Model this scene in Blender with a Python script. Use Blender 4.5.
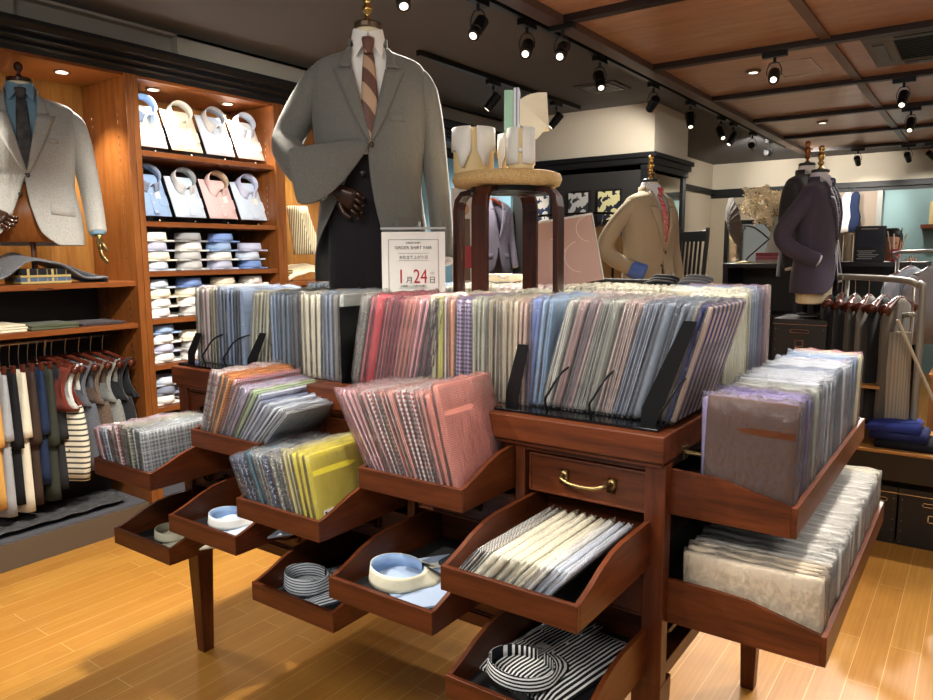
import bpy, bmesh, math, random
from mathutils import Vector, Matrix
R = math.radians
rnd = random.Random(7)
SC = bpy.context.scene
COL = SC.collection
for o in list(bpy.data.objects): bpy.data.objects.remove(o)

# ------------------------------------------------------------------ camera
cam_d = bpy.data.cameras.new('camera'); cam = bpy.data.objects.new('camera', cam_d); COL.objects.link(cam)
cam_d.sensor_width = 36; cam_d.lens = 727.0 / 933 * 36; cam_d.clip_start = .02; cam_d.clip_end = 60
XV = Vector((0.8140625, -0.07135196, -0.57637761)); YV = Vector((0.58074207, 0.11093449, 0.80649376)); ZV = Vector((-0.00639525, 0.99126305, -0.1317447))
right = Vector((XV[0], YV[0], ZV[0])); up = Vector((XV[1], YV[1], ZV[1])); fwd = Vector((XV[2], YV[2], ZV[2]))
right.normalize(); fwd = (fwd - fwd.dot(right) * right).normalized(); up = right.cross(fwd)
cam.matrix_world = Matrix(((right.x, up.x, -fwd.x, 0), (right.y, up.y, -fwd.y, 0), (right.z, up.z, -fwd.z, 1.52), (0, 0, 0, 1)))
SC.camera = cam
# ------------------------------------------------------------------ world, exposure, added broad fill lights
w = bpy.data.worlds.new('world'); SC.world = w; w.use_nodes = True
w.node_tree.nodes['Background'].inputs[0].default_value = (.93, .97, 1, 1)
w.node_tree.nodes['Background'].inputs[1].default_value = .15
SC.view_settings.view_transform = 'Standard'; SC.view_settings.look = 'None'; SC.view_settings.gamma = 1; SC.view_settings.use_curve_mapping = False
SC.view_settings.exposure = .88
SPOT_W = 1.9
def area(name, loc, rot, sx, sy, e, col=(1, .96, .9)):
    l = bpy.data.lights.new(name, 'AREA'); l.shape = 'RECTANGLE'; l.size = sx; l.size_y = sy; l.energy = e; l.color = col
    o = bpy.data.objects.new(name, l); COL.objects.link(o); o.location = loc; o.rotation_euler = rot; return o
area('fill_area_light', (-.6, -.6, 2.7), (R(22), 0, 0), 2.2, .8, 48)  # area fills added to brighten the room, no ceiling panels stand for them
area('fill_area_light', (.9, 2.2, 2.7), (0, R(12), 0), .8, 2.2, 22)
area('fill_area_light', (1.0, 7.5, 2.7), (0, R(10), 0), .8, 3, 42)
def spot(loc, tgt, e, ang=60, col=(1, .93, .84), size=.05, blend=.6, parent=None):
    l = bpy.data.lights.new('lamp_beam', 'SPOT'); l.energy = e * SPOT_W; l.spot_size = R(ang); l.spot_blend = blend; l.color = col; l.shadow_soft_size = size
    o = bpy.data.objects.new('lamp_beam', l); COL.objects.link(o)
    d = Vector(tgt) - Vector(loc); o.rotation_mode = 'XYZ'
    o.rotation_euler = d.to_track_quat('-Z', 'Y').to_euler()
    o.location = loc
    if parent: o.parent = parent; o.matrix_parent_inverse = parent.matrix_basis.inverted()
    return o

# ------------------------------------------------------------------ materials
def lin(c):
    if isinstance(c, str): c = tuple(int(c[i:i + 2], 16) / 255 for i in (0, 2, 4))
    return tuple((x / 12.92 if x <= .04045 else ((x + .055) / 1.055) ** 2.4) for x in c) + (1,)
MC = {}
def newmat(name):
    m = bpy.data.materials.new(name); m.use_nodes = True; nt = m.node_tree; b = nt.nodes['Principled BSDF']; return m, nt, b
def nd(nt, t, **k):
    n = nt.nodes.new(t)
    for a, v in k.items(): setattr(n, a, v)
    return n
def coords(nt, scale=(1, 1, 1), kind='Object'):
    t = nd(nt, 'ShaderNodeTexCoord'); mp = nd(nt, 'ShaderNodeMapping'); mp.inputs['Scale'].default_value = scale
    nt.links.new(t.outputs[kind], mp.inputs[0]); return mp.outputs[0]
def math_(nt, op, a, b=None):
    n = nd(nt, 'ShaderNodeMath', operation=op)
    for i, v in enumerate((a, b)):
        if v is None: continue
        if isinstance(v, (int, float)): n.inputs[i].default_value = v
        else: nt.links.new(v, n.inputs[i])
    return n.outputs[0]
def mixc(nt, f, a, b):
    n = nd(nt, 'ShaderNodeMix', data_type='RGBA')
    for s, v in ((n.inputs[0], f), (n.inputs[6], a), (n.inputs[7], b)):
        if isinstance(v, (int, float)): s.default_value = v
        elif isinstance(v, tuple): s.default_value = v
        else: nt.links.new(v, s)
    return n.outputs[2]
def bump(nt, b, h, st=.2, dist=.01):
    n = nd(nt, 'ShaderNodeBump'); n.inputs['Strength'].default_value = st; n.inputs['Distance'].default_value = dist
    nt.links.new(h, n.inputs['Height']); nt.links.new(n.outputs[0], b.inputs['Normal'])
def noise(nt, vec, sc, det=3, rough=.5):
    n = nd(nt, 'ShaderNodeTexNoise'); n.inputs['Scale'].default_value = sc; n.inputs['Detail'].default_value = det; n.inputs['Roughness'].default_value = rough
    nt.links.new(vec, n.inputs['Vector']); return n.outputs[0]
def plain(name, c, rough=.5, metal=0, emis=0, nb=0, nsc=60, spec=.5):
    k = ('p', name)
    if k in MC: return MC[k]
    m, nt, b = newmat(name); b.inputs['Base Color'].default_value = lin(c); b.inputs['Roughness'].default_value = rough; b.inputs['Metallic'].default_value = metal
    b.inputs['Specular IOR Level'].default_value = spec
    if emis: b.inputs['Emission Color'].default_value = lin(c); b.inputs['Emission Strength'].default_value = emis
    v = coords(nt); n = noise(nt, v, nsc)
    if nb: bump(nt, b, n, nb, .003)
    else:
        r = nd(nt, 'ShaderNodeMapRange'); r.inputs[3].default_value = max(.02, rough - .05); r.inputs[4].default_value = min(1, rough + .05); nt.links.new(n, r.inputs[0]); nt.links.new(r.outputs[0], b.inputs['Roughness'])
    MC[k] = m; return m
def wood(name, c1, c2, axis='x', rough=.38, sc=14):
    if name in MC: return MC[name]
    m, nt, b = newmat(name)
    s = {'x': (1.2, sc, sc), 'y': (sc, 1.2, sc), 'z': (sc, sc, 1.2)}[axis]
    v = coords(nt, s); n = noise(nt, v, 2.2, 6, .62); n2 = noise(nt, coords(nt, tuple(q * 4 for q in s)), 3, 3)
    f = math_(nt, 'ADD', math_(nt, 'MULTIPLY', n, .75), math_(nt, 'MULTIPLY', n2, .25))
    r = nd(nt, 'ShaderNodeMapRange'); r.inputs[1].default_value = .35; r.inputs[2].default_value = .65; nt.links.new(f, r.inputs[0])
    nt.links.new(mixc(nt, r.outputs[0], lin(c1), lin(c2)), b.inputs['Base Color']); b.inputs['Roughness'].default_value = rough; b.inputs['Specular IOR Level'].default_value = .35
    bump(nt, b, n2, .08, .002); MC[name] = m; return m
def fabric(name, c, kind='plain', c2='ffffff', sc=120, flat=False, rough=.85, duty=.5, wr=.35):
    if name in MC: return MC[name]
    m, nt, b = newmat(name); v = coords(nt); sp = nd(nt, 'ShaderNodeSeparateXYZ'); nt.links.new(v, sp.inputs[0])
    x, y, z = sp.outputs
    if flat: u, t = x, math_(nt, 'ADD', y, z)
    else: u, t = math_(nt, 'ADD', x, y), z
    def st(q, s, d=duty): return math_(nt, 'LESS_THAN', math_(nt, 'FRACT', math_(nt, 'MULTIPLY', q, s)), d)
    if kind == 'stripe': f = st(u, sc)
    elif kind == 'hstripe': f = st(t, sc)
    elif kind == 'diag': f = st(math_(nt, 'ADD', math_(nt, 'MULTIPLY', u, 1.0), math_(nt, 'MULTIPLY', t, .8)), sc)
    elif kind == 'check': f = math_(nt, 'MULTIPLY', math_(nt, 'ADD', st(u, sc), st(t, sc)), .5)
    elif kind == 'plaid': f = math_(nt, 'MAXIMUM', math_(nt, 'MULTIPLY', math_(nt, 'ADD', st(u, sc), st(t, sc)), .4), math_(nt, 'MAXIMUM', st(u, sc * .4, .1), st(t, sc * .4, .1)))
    elif kind == 'floral':
        vo = nd(nt, 'ShaderNodeTexVoronoi'); vo.inputs['Scale'].default_value = sc; nt.links.new(v, vo.inputs['Vector']); f = math_(nt, 'LESS_THAN', vo.outputs['Distance'], .42)
    elif kind == 'heather': f = math_(nt, 'GREATER_THAN', noise(nt, v, sc * 5, 2), .5)
    else: f = math_(nt, 'MULTIPLY', noise(nt, v, 30), .12)
    nt.links.new(mixc(nt, f, lin(c), lin(c2)), b.inputs['Base Color']); b.inputs['Roughness'].default_value = rough; b.inputs['Specular IOR Level'].default_value = .25
    bump(nt, b, noise(nt, v, 28, 4), wr, .008); MC[name] = m; return m
def plastic_mat():
    m, nt, b = newmat('clear_plastic'); nt.nodes.remove(b); out = nt.nodes['Material Output']
    v = coords(nt); tr = nd(nt, 'ShaderNodeBsdfTransparent'); gl = nd(nt, 'ShaderNodeBsdfGlossy'); gl.inputs['Roughness'].default_value = .07
    n = noise(nt, coords(nt, (1, 1, .35)), 55, 4, .6); bp = nd(nt, 'ShaderNodeBump'); bp.inputs['Strength'].default_value = 1; bp.inputs['Distance'].default_value = .012; nt.links.new(n, bp.inputs['Height']); nt.links.new(bp.outputs[0], gl.inputs['Normal'])
    df = nd(nt, 'ShaderNodeBsdfDiffuse'); df.inputs[0].default_value = (.9, .9, .92, 1); nt.links.new(bp.outputs[0], df.inputs['Normal'])
    fr = nd(nt, 'ShaderNodeFresnel'); fr.inputs[0].default_value = 1.5; nt.links.new(bp.outputs[0], fr.inputs['Normal'])
    mx = nd(nt, 'ShaderNodeMixShader'); mx.inputs[0].default_value = .05; nt.links.new(tr.outputs[0], mx.inputs[1]); nt.links.new(df.outputs[0], mx.inputs[2])
    m2 = nd(nt, 'ShaderNodeMixShader'); nt.links.new(math_(nt, 'ADD', math_(nt, 'MULTIPLY', fr.outputs[0], .75), .02), m2.inputs[0]); nt.links.new(mx.outputs[0], m2.inputs[1]); nt.links.new(gl.outputs[0], m2.inputs[2])
    nt.links.new(m2.outputs[0], out.inputs[0]); return m
def floor_mat():
    m, nt, b = newmat('oak_floor'); v = coords(nt); mp = nd(nt, 'ShaderNodeMapping'); mp.inputs['Rotation'].default_value = (0, 0, R(90)); nt.links.new(v, mp.inputs[0])
    br = nd(nt, 'ShaderNodeTexBrick'); br.inputs['Scale'].default_value = 1; br.inputs['Brick Width'].default_value = .92; br.inputs['Row Height'].default_value = .103; br.inputs['Mortar Size'].default_value = .0014; br.inputs['Mortar Smooth'].default_value = .3
    br.offset = .37; br.inputs['Color1'].default_value = (0, 0, 0, 1); br.inputs['Color2'].default_value = (1, 1, 1, 1); br.inputs['Mortar'].default_value = (.5, .5, .5, 1); br.inputs['Bias'].default_value = 0
    nt.links.new(mp.outputs[0], br.inputs['Vector'])
    n = noise(nt, coords(nt, (16, 1.3, 1)), 2, 6, .65); n2 = noise(nt, coords(nt, (1.5, 1.2, 1)), 3, 3)
    wv = nd(nt, 'ShaderNodeTexWave'); wv.inputs['Scale'].default_value = 1.2; wv.inputs['Distortion'].default_value = 9; wv.inputs['Detail'].default_value = 3; nt.links.new(coords(nt, (14, 1, 1)), wv.inputs['Vector'])
    c = mixc(nt, n, lin('a06c28'), lin('cb9644')); c = mixc(nt, math_(nt, 'MULTIPLY', wv.outputs[0], .16), c, lin('8a5218')); c = mixc(nt, math_(nt, 'MULTIPLY', br.outputs['Color'], .28), c, lin('a3621f'))
    c = mixc(nt, math_(nt, 'MULTIPLY', math_(nt, 'GREATER_THAN', n2, .58), .14), c, lin('8f5a22'))
    c = mixc(nt, math_(nt, 'MULTIPLY', br.outputs['Fac'], .55), c, lin('f0c888'))
    nt.links.new(c, b.inputs['Base Color']); b.inputs['Roughness'].default_value = .36; b.inputs['Specular IOR Level'].default_value = .4; bump(nt, b, n, .05, .002); return m
def tweed(name, c1, c2, sc=800):
    if name in MC: return MC[name]
    m, nt, b = newmat(name); v = coords(nt); n = noise(nt, v, sc, 2, .7); n2 = noise(nt, coords(nt, (1, 1, .25)), 9, 4, .55)
    r = nd(nt, 'ShaderNodeMapRange'); r.inputs[1].default_value = .35; r.inputs[2].default_value = .65; nt.links.new(n, r.inputs[0])
    nt.links.new(mixc(nt, r.outputs[0], lin(c1), lin(c2)), b.inputs['Base Color']); b.inputs['Roughness'].default_value = .9; b.inputs['Specular IOR Level'].default_value = .2
    b.inputs['Sheen Weight'].default_value = .15
    bump(nt, b, n2, .35, .03); MC[name] = m; return m
WOODM = wood('mahogany_x', '3e1b0a', '6a3315', 'x'); WOODY = wood('mahogany_y', '3e1b0a', '6a3315', 'y'); WOODZ = wood('mahogany_z', '3c190a', '653015', 'z')
CABZ = wood('cabinet_wood_z', '6c3a17', '8c5526', 'z', .38); CABY = wood('cabinet_wood_y', '6e3a1a', '8c5226', 'y', .35)
CEILW = wood('ceiling_veneer', 'a87c5c', 'c69c7c', 'x', .3, 7)
BLACK = plain('black_lacquer', '0d0d0e', .3); BLKM = plain('black_metal', '111112', .38, .3); DARKG = plain('dark_grey_paint', '2a2928', .6)
MOLD = plain('charcoal_moulding', '131517', .5, spec=.3); CEILD = plain('dark_ceiling_paint', '5c5c5c', .8); BAND = plain('taupe_wall_paint', '9c968a', .8)
BEIGE = plain('beige_wall_paint', 'cfc5b2', .85); TEAL = plain('teal_wall_paint', '759294', .7); BLUEP = plain('pale_blue_panel', '8ab4c6', .6)
BRASS = plain('aged_brass', '9c8358', .32, 1); CHROME = plain('chrome', 'c8c4bc', .2, 1); GOLD = plain('gold_metal', 'c9a45c', .25, 1)
WHITE = plain('white_paper', 'f0ece2', .6); CREAM = fabric('cream_cloth', 'efe3c6', c2='fff6e0'); LINER = plain('tray_liner', '121110', .6)
GREYM = plain('grey_metal', '8d8a82', .4, .6); GLASS = plain('gloss_black_glass', '07080a', .08)
PLAST = plastic_mat()
LENS = plain('lamp_lens', 'fff0d8', .3, 0, 1.3)

# ------------------------------------------------------------------ mesh builder
class MB:
    def __init__(s): s.v = []; s.f = []; s.m = []; s.cur = 0
    def add(s, vs, fs):
        o = len(s.v); s.v += [tuple(q) for q in vs]; s.f += [tuple(i + o for i in f) for f in fs]; s.m += [s.cur] * len(fs); return s
    def box(s, x0, x1, y0, y1, z0, z1):
        return s.add([(x0, y0, z0), (x1, y0, z0), (x1, y1, z0), (x0, y1, z0), (x0, y0, z1), (x1, y0, z1), (x1, y1, z1), (x0, y1, z1)],
                     [(0, 3, 2, 1), (4, 5, 6, 7), (0, 1, 5, 4), (1, 2, 6, 5), (2, 3, 7, 6), (3, 0, 4, 7)])
    def rings(s, rs, cap=True, closed=True):
        n = len(rs[0]); vs = [p for r in rs for p in r]; fs = []
        for i in range(len(rs) - 1):
            for j in range(n if closed else n - 1):
                k = (j + 1) % n; fs.append((i * n + j, i * n + k, (i + 1) * n + k, (i + 1) * n + j))
        if cap and closed: fs.append(tuple(range(n - 1, -1, -1))); fs.append(tuple((len(rs) - 1) * n + j for j in range(n)))
        return s.add(vs, fs)
    def lathe(s, prof, c=(0, 0, 0), n=20, cap=True):
        return s.rings([[(c[0] + r * math.cos(2 * math.pi * j / n), c[1] + r * math.sin(2 * math.pi * j / n), c[2] + z) for j in range(n)] for r, z in prof], cap)
    def cyl(s, p, q, r, r2=None, n=12):
        return s.tube([p, q], [r, r if r2 is None else r2], n, smooth=False)
    def tube(s, pts, rad, n=12, smooth=True, flat=1, sub=4, upv=None):
        P = [Vector(p) for p in pts]; rad = rad if isinstance(rad, (list, tuple)) else [rad] * len(P)
        if smooth and len(P) > 2:
            Q = []; RR = []
            for i in range(len(P) - 1):
                a = P[max(0, i - 1)]; b = P[i]; c = P[i + 1]; d = P[min(len(P) - 1, i + 2)]
                for k in range(sub):
                    t = k / sub; Q.append(.5 * ((2 * b) + (c - a) * t + (2 * a - 5 * b + 4 * c - d) * t * t + (3 * b - a - 3 * c + d) * t ** 3)); RR.append(rad[i] * (1 - t) + rad[i + 1] * t)
            Q.append(P[-1]); RR.append(rad[-1]); P, rad = Q, RR
        rs = []; ref = Vector(upv) if upv else None; px = None
        for i, p in enumerate(P):
            t = (P[min(i + 1, len(P) - 1)] - P[max(i - 1, 0)]).normalized()
            if px is None:
                u = ref or (Vector((0, 0, 1)) if abs(t.z) < .9 else Vector((0, 1, 0))); px = (u - u.dot(t) * t).normalized()
            else: px = (px - px.dot(t) * t).normalized()
            py = t.cross(px)
            rs.append([p + rad[i] * (math.cos(a) * px + flat * math.sin(a) * py) for a in [2 * math.pi * j / n for j in range(n)]])
        return s.rings(rs)
    def sheet(s, rows): return s.rings(rows, False, False)
    def prism(s, poly, axis, a, b):
        # poly 2D list extruded from a to b along axis
        def P3(u, v, w): return {'x': (w, u, v), 'y': (u, w, v), 'z': (u, v, w)}[axis]
        return s.rings([[P3(u, v, a) for u, v in poly], [P3(u, v, b) for u, v in poly]])
    def sphere(s, c, r, n=12, sz=1):
        return s.lathe([(max(.0005, r * math.sin(math.pi * i / n)), -r * sz * math.cos(math.pi * i / n)) for i in range(n + 1)], c, n + 4)
    def build(s, name, mat, parent=None, smooth=False, bevel=0, world=False, solid=0, sub=0, tf=None):
        vs = s.v
        if tf is not None: vs = [tuple(tf @ Vector(v)) for v in vs]
        if world and parent: L = parent.location; vs = [(x - L.x, y - L.y, z - L.z) for x, y, z in vs]
        me = bpy.data.meshes.new(name); me.from_pydata(vs, [], s.f)
        mats = mat if isinstance(mat, (list, tuple)) else [mat]
        for q in mats: me.materials.append(q)
        if len(mats) > 1: me.polygons.foreach_set('material_index', s.m)
        bm = bmesh.new(); bm.from_mesh(me); bmesh.ops.recalc_face_normals(bm, faces=bm.faces); bm.to_mesh(me); bm.free()
        if smooth: me.shade_smooth() if hasattr(me, 'shade_smooth') else me.polygons.foreach_set('use_smooth', [True] * len(me.polygons))
        o = bpy.data.objects.new(name, me); COL.objects.link(o)
        if parent: o.parent = parent
        if solid: md = o.modifiers.new('solid', 'SOLIDIFY'); md.thickness = solid; md.offset = 0
        if sub: md = o.modifiers.new('sub', 'SUBSURF'); md.levels = md.render_levels = sub
        if bevel: md = o.modifiers.new('bevel', 'BEVEL'); md.width = bevel; md.segments = 2; md.limit_method = 'ANGLE'; md.angle_limit = R(40)
        return o
def B(x0, x1, y0, y1, z0, z1): return MB().box(x0, x1, y0, y1, z0, z1)
def tag(o, label, cat, group=None):
    o['label'] = label; o['category'] = cat
    if group: o['group'] = group
    return o
def thing(name, loc, label, cat, group=None, rz=0):
    o = bpy.data.objects.new(name, None); COL.objects.link(o); o.location = loc; o.rotation_euler = (0, 0, rz); o.empty_display_size = .05
    return tag(o, label, cat, group)
def kids(o): return [c for c in bpy.data.objects if c.parent == o]
def copy_tree(o, parent=None):
    c = o.copy(); COL.objects.link(c); c.parent = parent
    for ch in o.children: copy_tree(ch, c)
    return c
def struct(name, mb, mat, **k):
    o = mb.build(name, mat, **k); o['kind'] = 'structure'; return o
ORD = 'zeroth first second third fourth fifth sixth seventh eighth ninth tenth eleventh twelfth thirteenth fourteenth fifteenth sixteenth seventeenth eighteenth nineteenth'.split()
TENS = {20: ('twentieth', 'twenty'), 30: ('thirtieth', 'thirty'), 40: ('fortieth', 'forty'), 50: ('fiftieth', 'fifty')}
def ordn(n):
    if n < 20: return ORD[n]
    a, b = TENS[n // 10 * 10]; return a if n % 10 == 0 else b + '-' + ORD[n % 10]

# ================================================================== SETTING
struct('floor', B(-4.3, 3.2, -1.2, 10.8, -.05, 0), floor_mat())
struct('ceiling', B(-4.3, 3.2, -1.2, 10.8, 2.75, 2.8), CEILD)
# veneered ceiling panels between dark beams
ys = [1.04, 2.27, 3.5, 4.73, 5.96, 7.19, 8.42, 9.65]
for i in range(len(ys) - 1):
    for x0, x1 in ((-1.86, -.87), (-.82, 3.1)):
        struct('ceiling_panel', B(x0, x1, ys[i] + .03, ys[i + 1] - .03, 2.725, 2.75), CEILW)
for i, y in enumerate(ys): struct('trim_%d' % (i + 1), B(-1.9, 3.1, y - .03, y + .03, 2.69, 2.75), plain('beam_brown', '241612', .4))
struct('trim_9', B(-.872, -.818, 1.0, 9.65, 2.71, 2.75), plain('beam_taupe', '6b4c3a', .4))
struct('trim_10', B(-1.95, -1.86, 1.0, 9.7, 2.685, 2.75), plain('edge_brown', '56423a', .4))
# left wall
struct('wall_left', B(-4.3, -4.22, -.2, 5.95, 0, 2.75), DARKG)
mb = MB().box(-4.2, -3.86, .7, 5.9, 2.5, 2.75)
for a, b in ((.7, .75), (2.54, 5.9)): mb.box(-3.86, -3.8, a, b, 2.58, 2.75)
mb.box(-3.86, -3.82, .75, 1.7, 2.58, 2.75); mb.box(-3.86, -3.8, .7, 5.9, 2.735, 2.75)
struct('trim_11', mb, BAND)
prof = [(-3.84, 2.47), (-3.75, 2.47), (-3.745, 2.49), (-3.73, 2.5), (-3.735, 2.515), (-3.71, 2.53), (-3.715, 2.55), (-3.69, 2.56), (-3.67, 2.585), (-3.67, 2.605), (-3.84, 2.605)]
struct('trim_12', MB().rings([[(u, y, v) for u, v in prof] for y in (.7, 5.9)]), MOLD)
# niche beyond the cabinets
struct('wall_niche', MB().box(-4.21, -3.67, 5.86, 5.9, .3, 2.4).box(-4.21, -4.17, 4.5, 5.86, .3, 2.4), BLUEP)
struct('wall_dark', B(-3.67, -2.42, 5.9, 5.96, 0, 2.3), DARKG)
struct('wall_column', B(-4.2, -2.33, 5.96, 6.78, 2.2, 2.75), BEIGE)
struct('trim_13', MB().box(-3.7, -2.28, 5.86, 6.84, 2.3, 2.34).box(-3.7, -2.3, 5.88, 6.82, 2.25, 2.3).box(-3.7, -2.32, 5.9, 6.8, 2.2, 2.25), MOLD, bevel=.004)
struct('trim_14', MB().box(-2.42, -2.335, 5.9, 5.99, 0, 2.2).box(-2.42, -2.335, 6.7, 6.78, 0, 2.2).box(-2.4, -2.34, 5.99, 6.7, 0, .6), MOLD)
struct('wall_mirror', B(-2.4, -2.35, 5.99, 6.7, .6, 2.18), plain('mirror_glass', 'd8d4c8', .03, 1))
# back wall
struct('wall_back', B(-4.3, 3.2, 10.7, 10.8, 0, 2.75), BEIGE)
struct('trim_15', MB().box(-3.9, 3.1, 10.6, 10.7, 2.32, 2.39).box(-3.9, 3.1, 10.64, 10.7, 2.27, 2.32).box(-3.34, -3.24, 9.14, 10.7, 2.32, 2.39).box(-3.9, -3.3, 9.14, 9.2, 2.32, 2.39), MOLD)
struct('wall_right', B(3.2, 3.3, 3, 10.8, 0, 2.75), BEIGE)
struct('wall_stub', B(-3.9, -3.3, 9.2, 10.7, 0, 2.75), plain('pale_beige_paint', 'd5cbb6', .85))
struct('wall_taupe', B(-1.9, -1.2, 10.62, 10.7, 0, 2.27), plain('mid_taupe_paint', '97897a', .8))
struct('wall_teal', B(-1.14, 3.1, 10.64, 10.7, 0, 2.27), TEAL)
struct('trim_16', B(-1.2, -1.14, 10.58, 10.7, 0, 2.27), plain('steel_edge', '8d8f8a', .4))
struct('wall_beyond', B(-4.3, -4.2, 5.96, 10.8, 0, 2.75), BEIGE)
struct('wall_plaster', B(-3.3, -1.9, 10.64, 10.7, 0, 2.27), plain('sand_paint', 'b0a48f', .85))

# ================================================================== CABINETS on the left wall
def cabinet(y0, y1, shelves, label, inner, lights=()):
    t = thing('wall_cabinet', (-3.98, (y0 + y1) / 2, 0), label, 'cabinet', 'wall cabinets along the left wall')
    for ya, yb in ((y0, y0 + .035), (y1 - .035, y1)):
        B(-4.2, -3.75, ya, yb, 0, 2.47).build('side_panel', CABZ, t, world=True, bevel=.002)
    B(-4.21, -4.19, y0 + .035, y1 - .035, .1, 2.47).build('back_panel', inner, t, world=True)
    B(-4.19, -3.76, y0 + .035, y1 - .035, 2.455, 2.47).build('top_panel', CABY, t, world=True)
    for z in shelves: B(-4.19, -3.77, y0 + .035, y1 - .035, z - .028, z).build('shelf', CABY, t, world=True, bevel=.002)
    B(-4.19, -3.78, y0 + .035, y1 - .035, 0, .13).build('plinth', [plain('plinth_taupe', '5b4c3c', .6)], t, world=True)
    B(-4.18, -3.8, y0 + .04, y1 - .04, .13, .14).build('plinth_mat', fabric('grey_felt', '55555a', c2='77777a'), t, world=True)
    for y in (y1 - .12,):
        pass
    for sx in (-4.1, -3.84):
        m = MB()
        for k in range(46): m.box(sx - .003, sx + .003, y1 - .037, y1 - .0345, .5 + k * .04, .5 + k * .04 + .016)
        m.build('shelf_pin_strip', CHROME, t, world=True)
    for k, y in enumerate(lights):
        MB().lathe([(.042, 0), (.042, .004), (.03, .006)], (-3.92, y, 2.448)).build('downlight_ring', CHROME, t, world=True, smooth=True)
        MB().lathe([(.029, 0), (.029, .003)], (-3.92, y, 2.446)).build('downlight_lens', LENS, t, world=True)
    return t
INN1 = wood('cabinet_back_orange', '7c4e1d', '9c6f33', 'z', .4); INN2 = plain('cabinet_back_black', '161211', .5)
c1 = cabinet(.9, 2.22, (1.383, 1.155), 'wooden wall cabinet bay with grey jacket mannequin and hanging trousers', INN1, (1.35, 1.95))
c2 = cabinet(2.222, 3.2, (2.085, 1.706, 1.43, 1.165, .905, .66), 'wooden wall cabinet bay filled with folded dress shirts', INN1, (2.45, 2.95))
c3 = cabinet(3.202, 4.45, (1.34, .95), 'wooden wall cabinet bay behind the central grey suit mannequin', INN1, (3.5,))
B(-4.185, -4.17, .94, 2.18, .14, 1.36).build('dark_backing', INN2, c1, world=True)
for z0, z1 in ((.15, 2.3),): B(-4.185, -4.17, 2.26, 3.16, z0, z1).build('dark_backing', INN2, c2, world=True)
for y in (1.35, 1.95, 2.45, 2.95, 3.5):
    spot((-3.9, y, 2.43), (-3.95, y, 0), 22 if y < 2.2 or y > 3 else 17, 95, (1, .93, .82), .03)

# ================================================================== DRESSER
DT = thing('display_dresser', (-1.48, 2.02, 0), 'large mahogany display dresser with pulled-out trays and brass handled drawers', 'dresser')
def dp(name, mb, mat, **k): return mb.build(name, mat, DT, world=True, **k)
dp('top', B(-2.405, -.548, 1.508, 2.555, 1.056, 1.12), WOODM, bevel=.004)
dp('top_moulding', B(-2.4, -.556, 1.52, 2.545, 1.043, 1.056), WOODM, bevel=.004)
for x in (-2.4, -.6):
    for y in (1.53, 2.5): dp('corner_post', B(x, x + .05, y, y + .04, .5, 1.05), WOODZ, bevel=.003)
for x in (-2.023, -1.659, -1.296, -.932): dp('divider', B(x - .014, x + .014, 1.535, 2.5, .53, 1.045), WOODZ, bevel=.002)
dp('upper_rail', B(-2.37, -.56, 1.54, 1.57, 1.028, 1.047), WOODM, bevel=.002); dp('lower_rail', B(-2.37, -.56, 1.535, 1.57, .51, .545), WOODM, bevel=.002)
dp('upper_rail', B(-.6, -.56, 1.57, 2.5, 1.028, 1.047), WOODY, bevel=.002); dp('lower_rail', B(-.6, -.56, 1.57, 2.5, .51, .55), WOODY, bevel=.002)
dp('bottom_board', B(-2.38, -.62, 1.57, 2.5, .515, .53), WOODM)
dp('back_panel', B(-2.37, -.6, 2.48, 2.49, .52, 1.05), WOODM)
dp('side_panel', B(-2.395, -2.38, 1.57, 2.5, .52, 1.05), WOODY)
for y in (1.75, 1.95, 2.15, 2.35): dp('base_slat', B(-2.38, -.6, y, y + .05, .49, .513), WOODM)
for x, y in ((-2.375, 1.565), (-.585, 1.565), (-.585, 2.515), (-2.375, 2.515)):
    m = MB(); m.rings([[(x - s, y - s, z), (x + s, y - s, z), (x + s, y + s, z), (x - s, y + s, z)] for s, z in ((.022, 0), (.036, .5), (.036, .52))]); dp('leg', m, WOODZ, bevel=.002)
CX = [-2.205, -1.8375, -1.4775, -1.1125, -.7475]
ROWZ = {1: .925, 2: .803, 3: .675, 4: .545}
def handle(parent, cx, y, z, L=.125, mat=BRASS):
    m = MB()
    for s in (-1, 1):
        m.box(cx + s * L * .5 - .011, cx + s * L * .5 + .011, y - .004, y, z - .017, z + .017)
        m.sphere((cx + s * L * .5, y - .006, z), .006, 6)
    m.tube([(cx - L * .5, y - .004, z + .004), (cx - L * .44, y - .028, z + .002), (cx - L * .2, y - .034, z - .006), (cx + L * .2, y - .034, z - .006), (cx + L * .44, y - .028, z + .002), (cx + L * .5, y - .004, z + .004)], [.006, .006, .0055, .0055, .006, .006], 8)
    return m.build('handle', mat, parent, smooth=True)
def closed(col, row, knob=False):
    cx = CX[col]; z = ROWZ[row]; r = .162; h = .098
    m = MB().box(cx - r, cx + r, 1.545, 1.56, z, z + h)
    # raised frame
    m.box(cx - r, cx + r, 1.541, 1.546, z, z + .006).box(cx - r, cx + r, 1.541, 1.546, z + h - .006, z + h)
    m.box(cx - r, cx - r + .006, 1.541, 1.546, z, z + h).box(cx + r - .006, cx + r, 1.541, 1.546, z, z + h)
    o = dp('drawer_front', m, WOODM, bevel=.0015)
    h_ = handle(o, cx - DT.location.x, 1.541 - DT.location.y, z + .052, .125 if not knob else .09, BRASS if not knob else plain('tarnished_brass', '4a3a28', .4, 1))
trays = {}
open_rc = {(0, 2), (0, 4), (1, 1), (1, 3), (2, 2), (2, 4), (3, 1), (3, 3), (4, 2), (4, 4)}
for c in range(5):
    for r_ in (1, 2, 3, 4):
        if (c, r_) not in open_rc: closed(c, r_, knob=(c, r_) != (4, 1))
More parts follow.
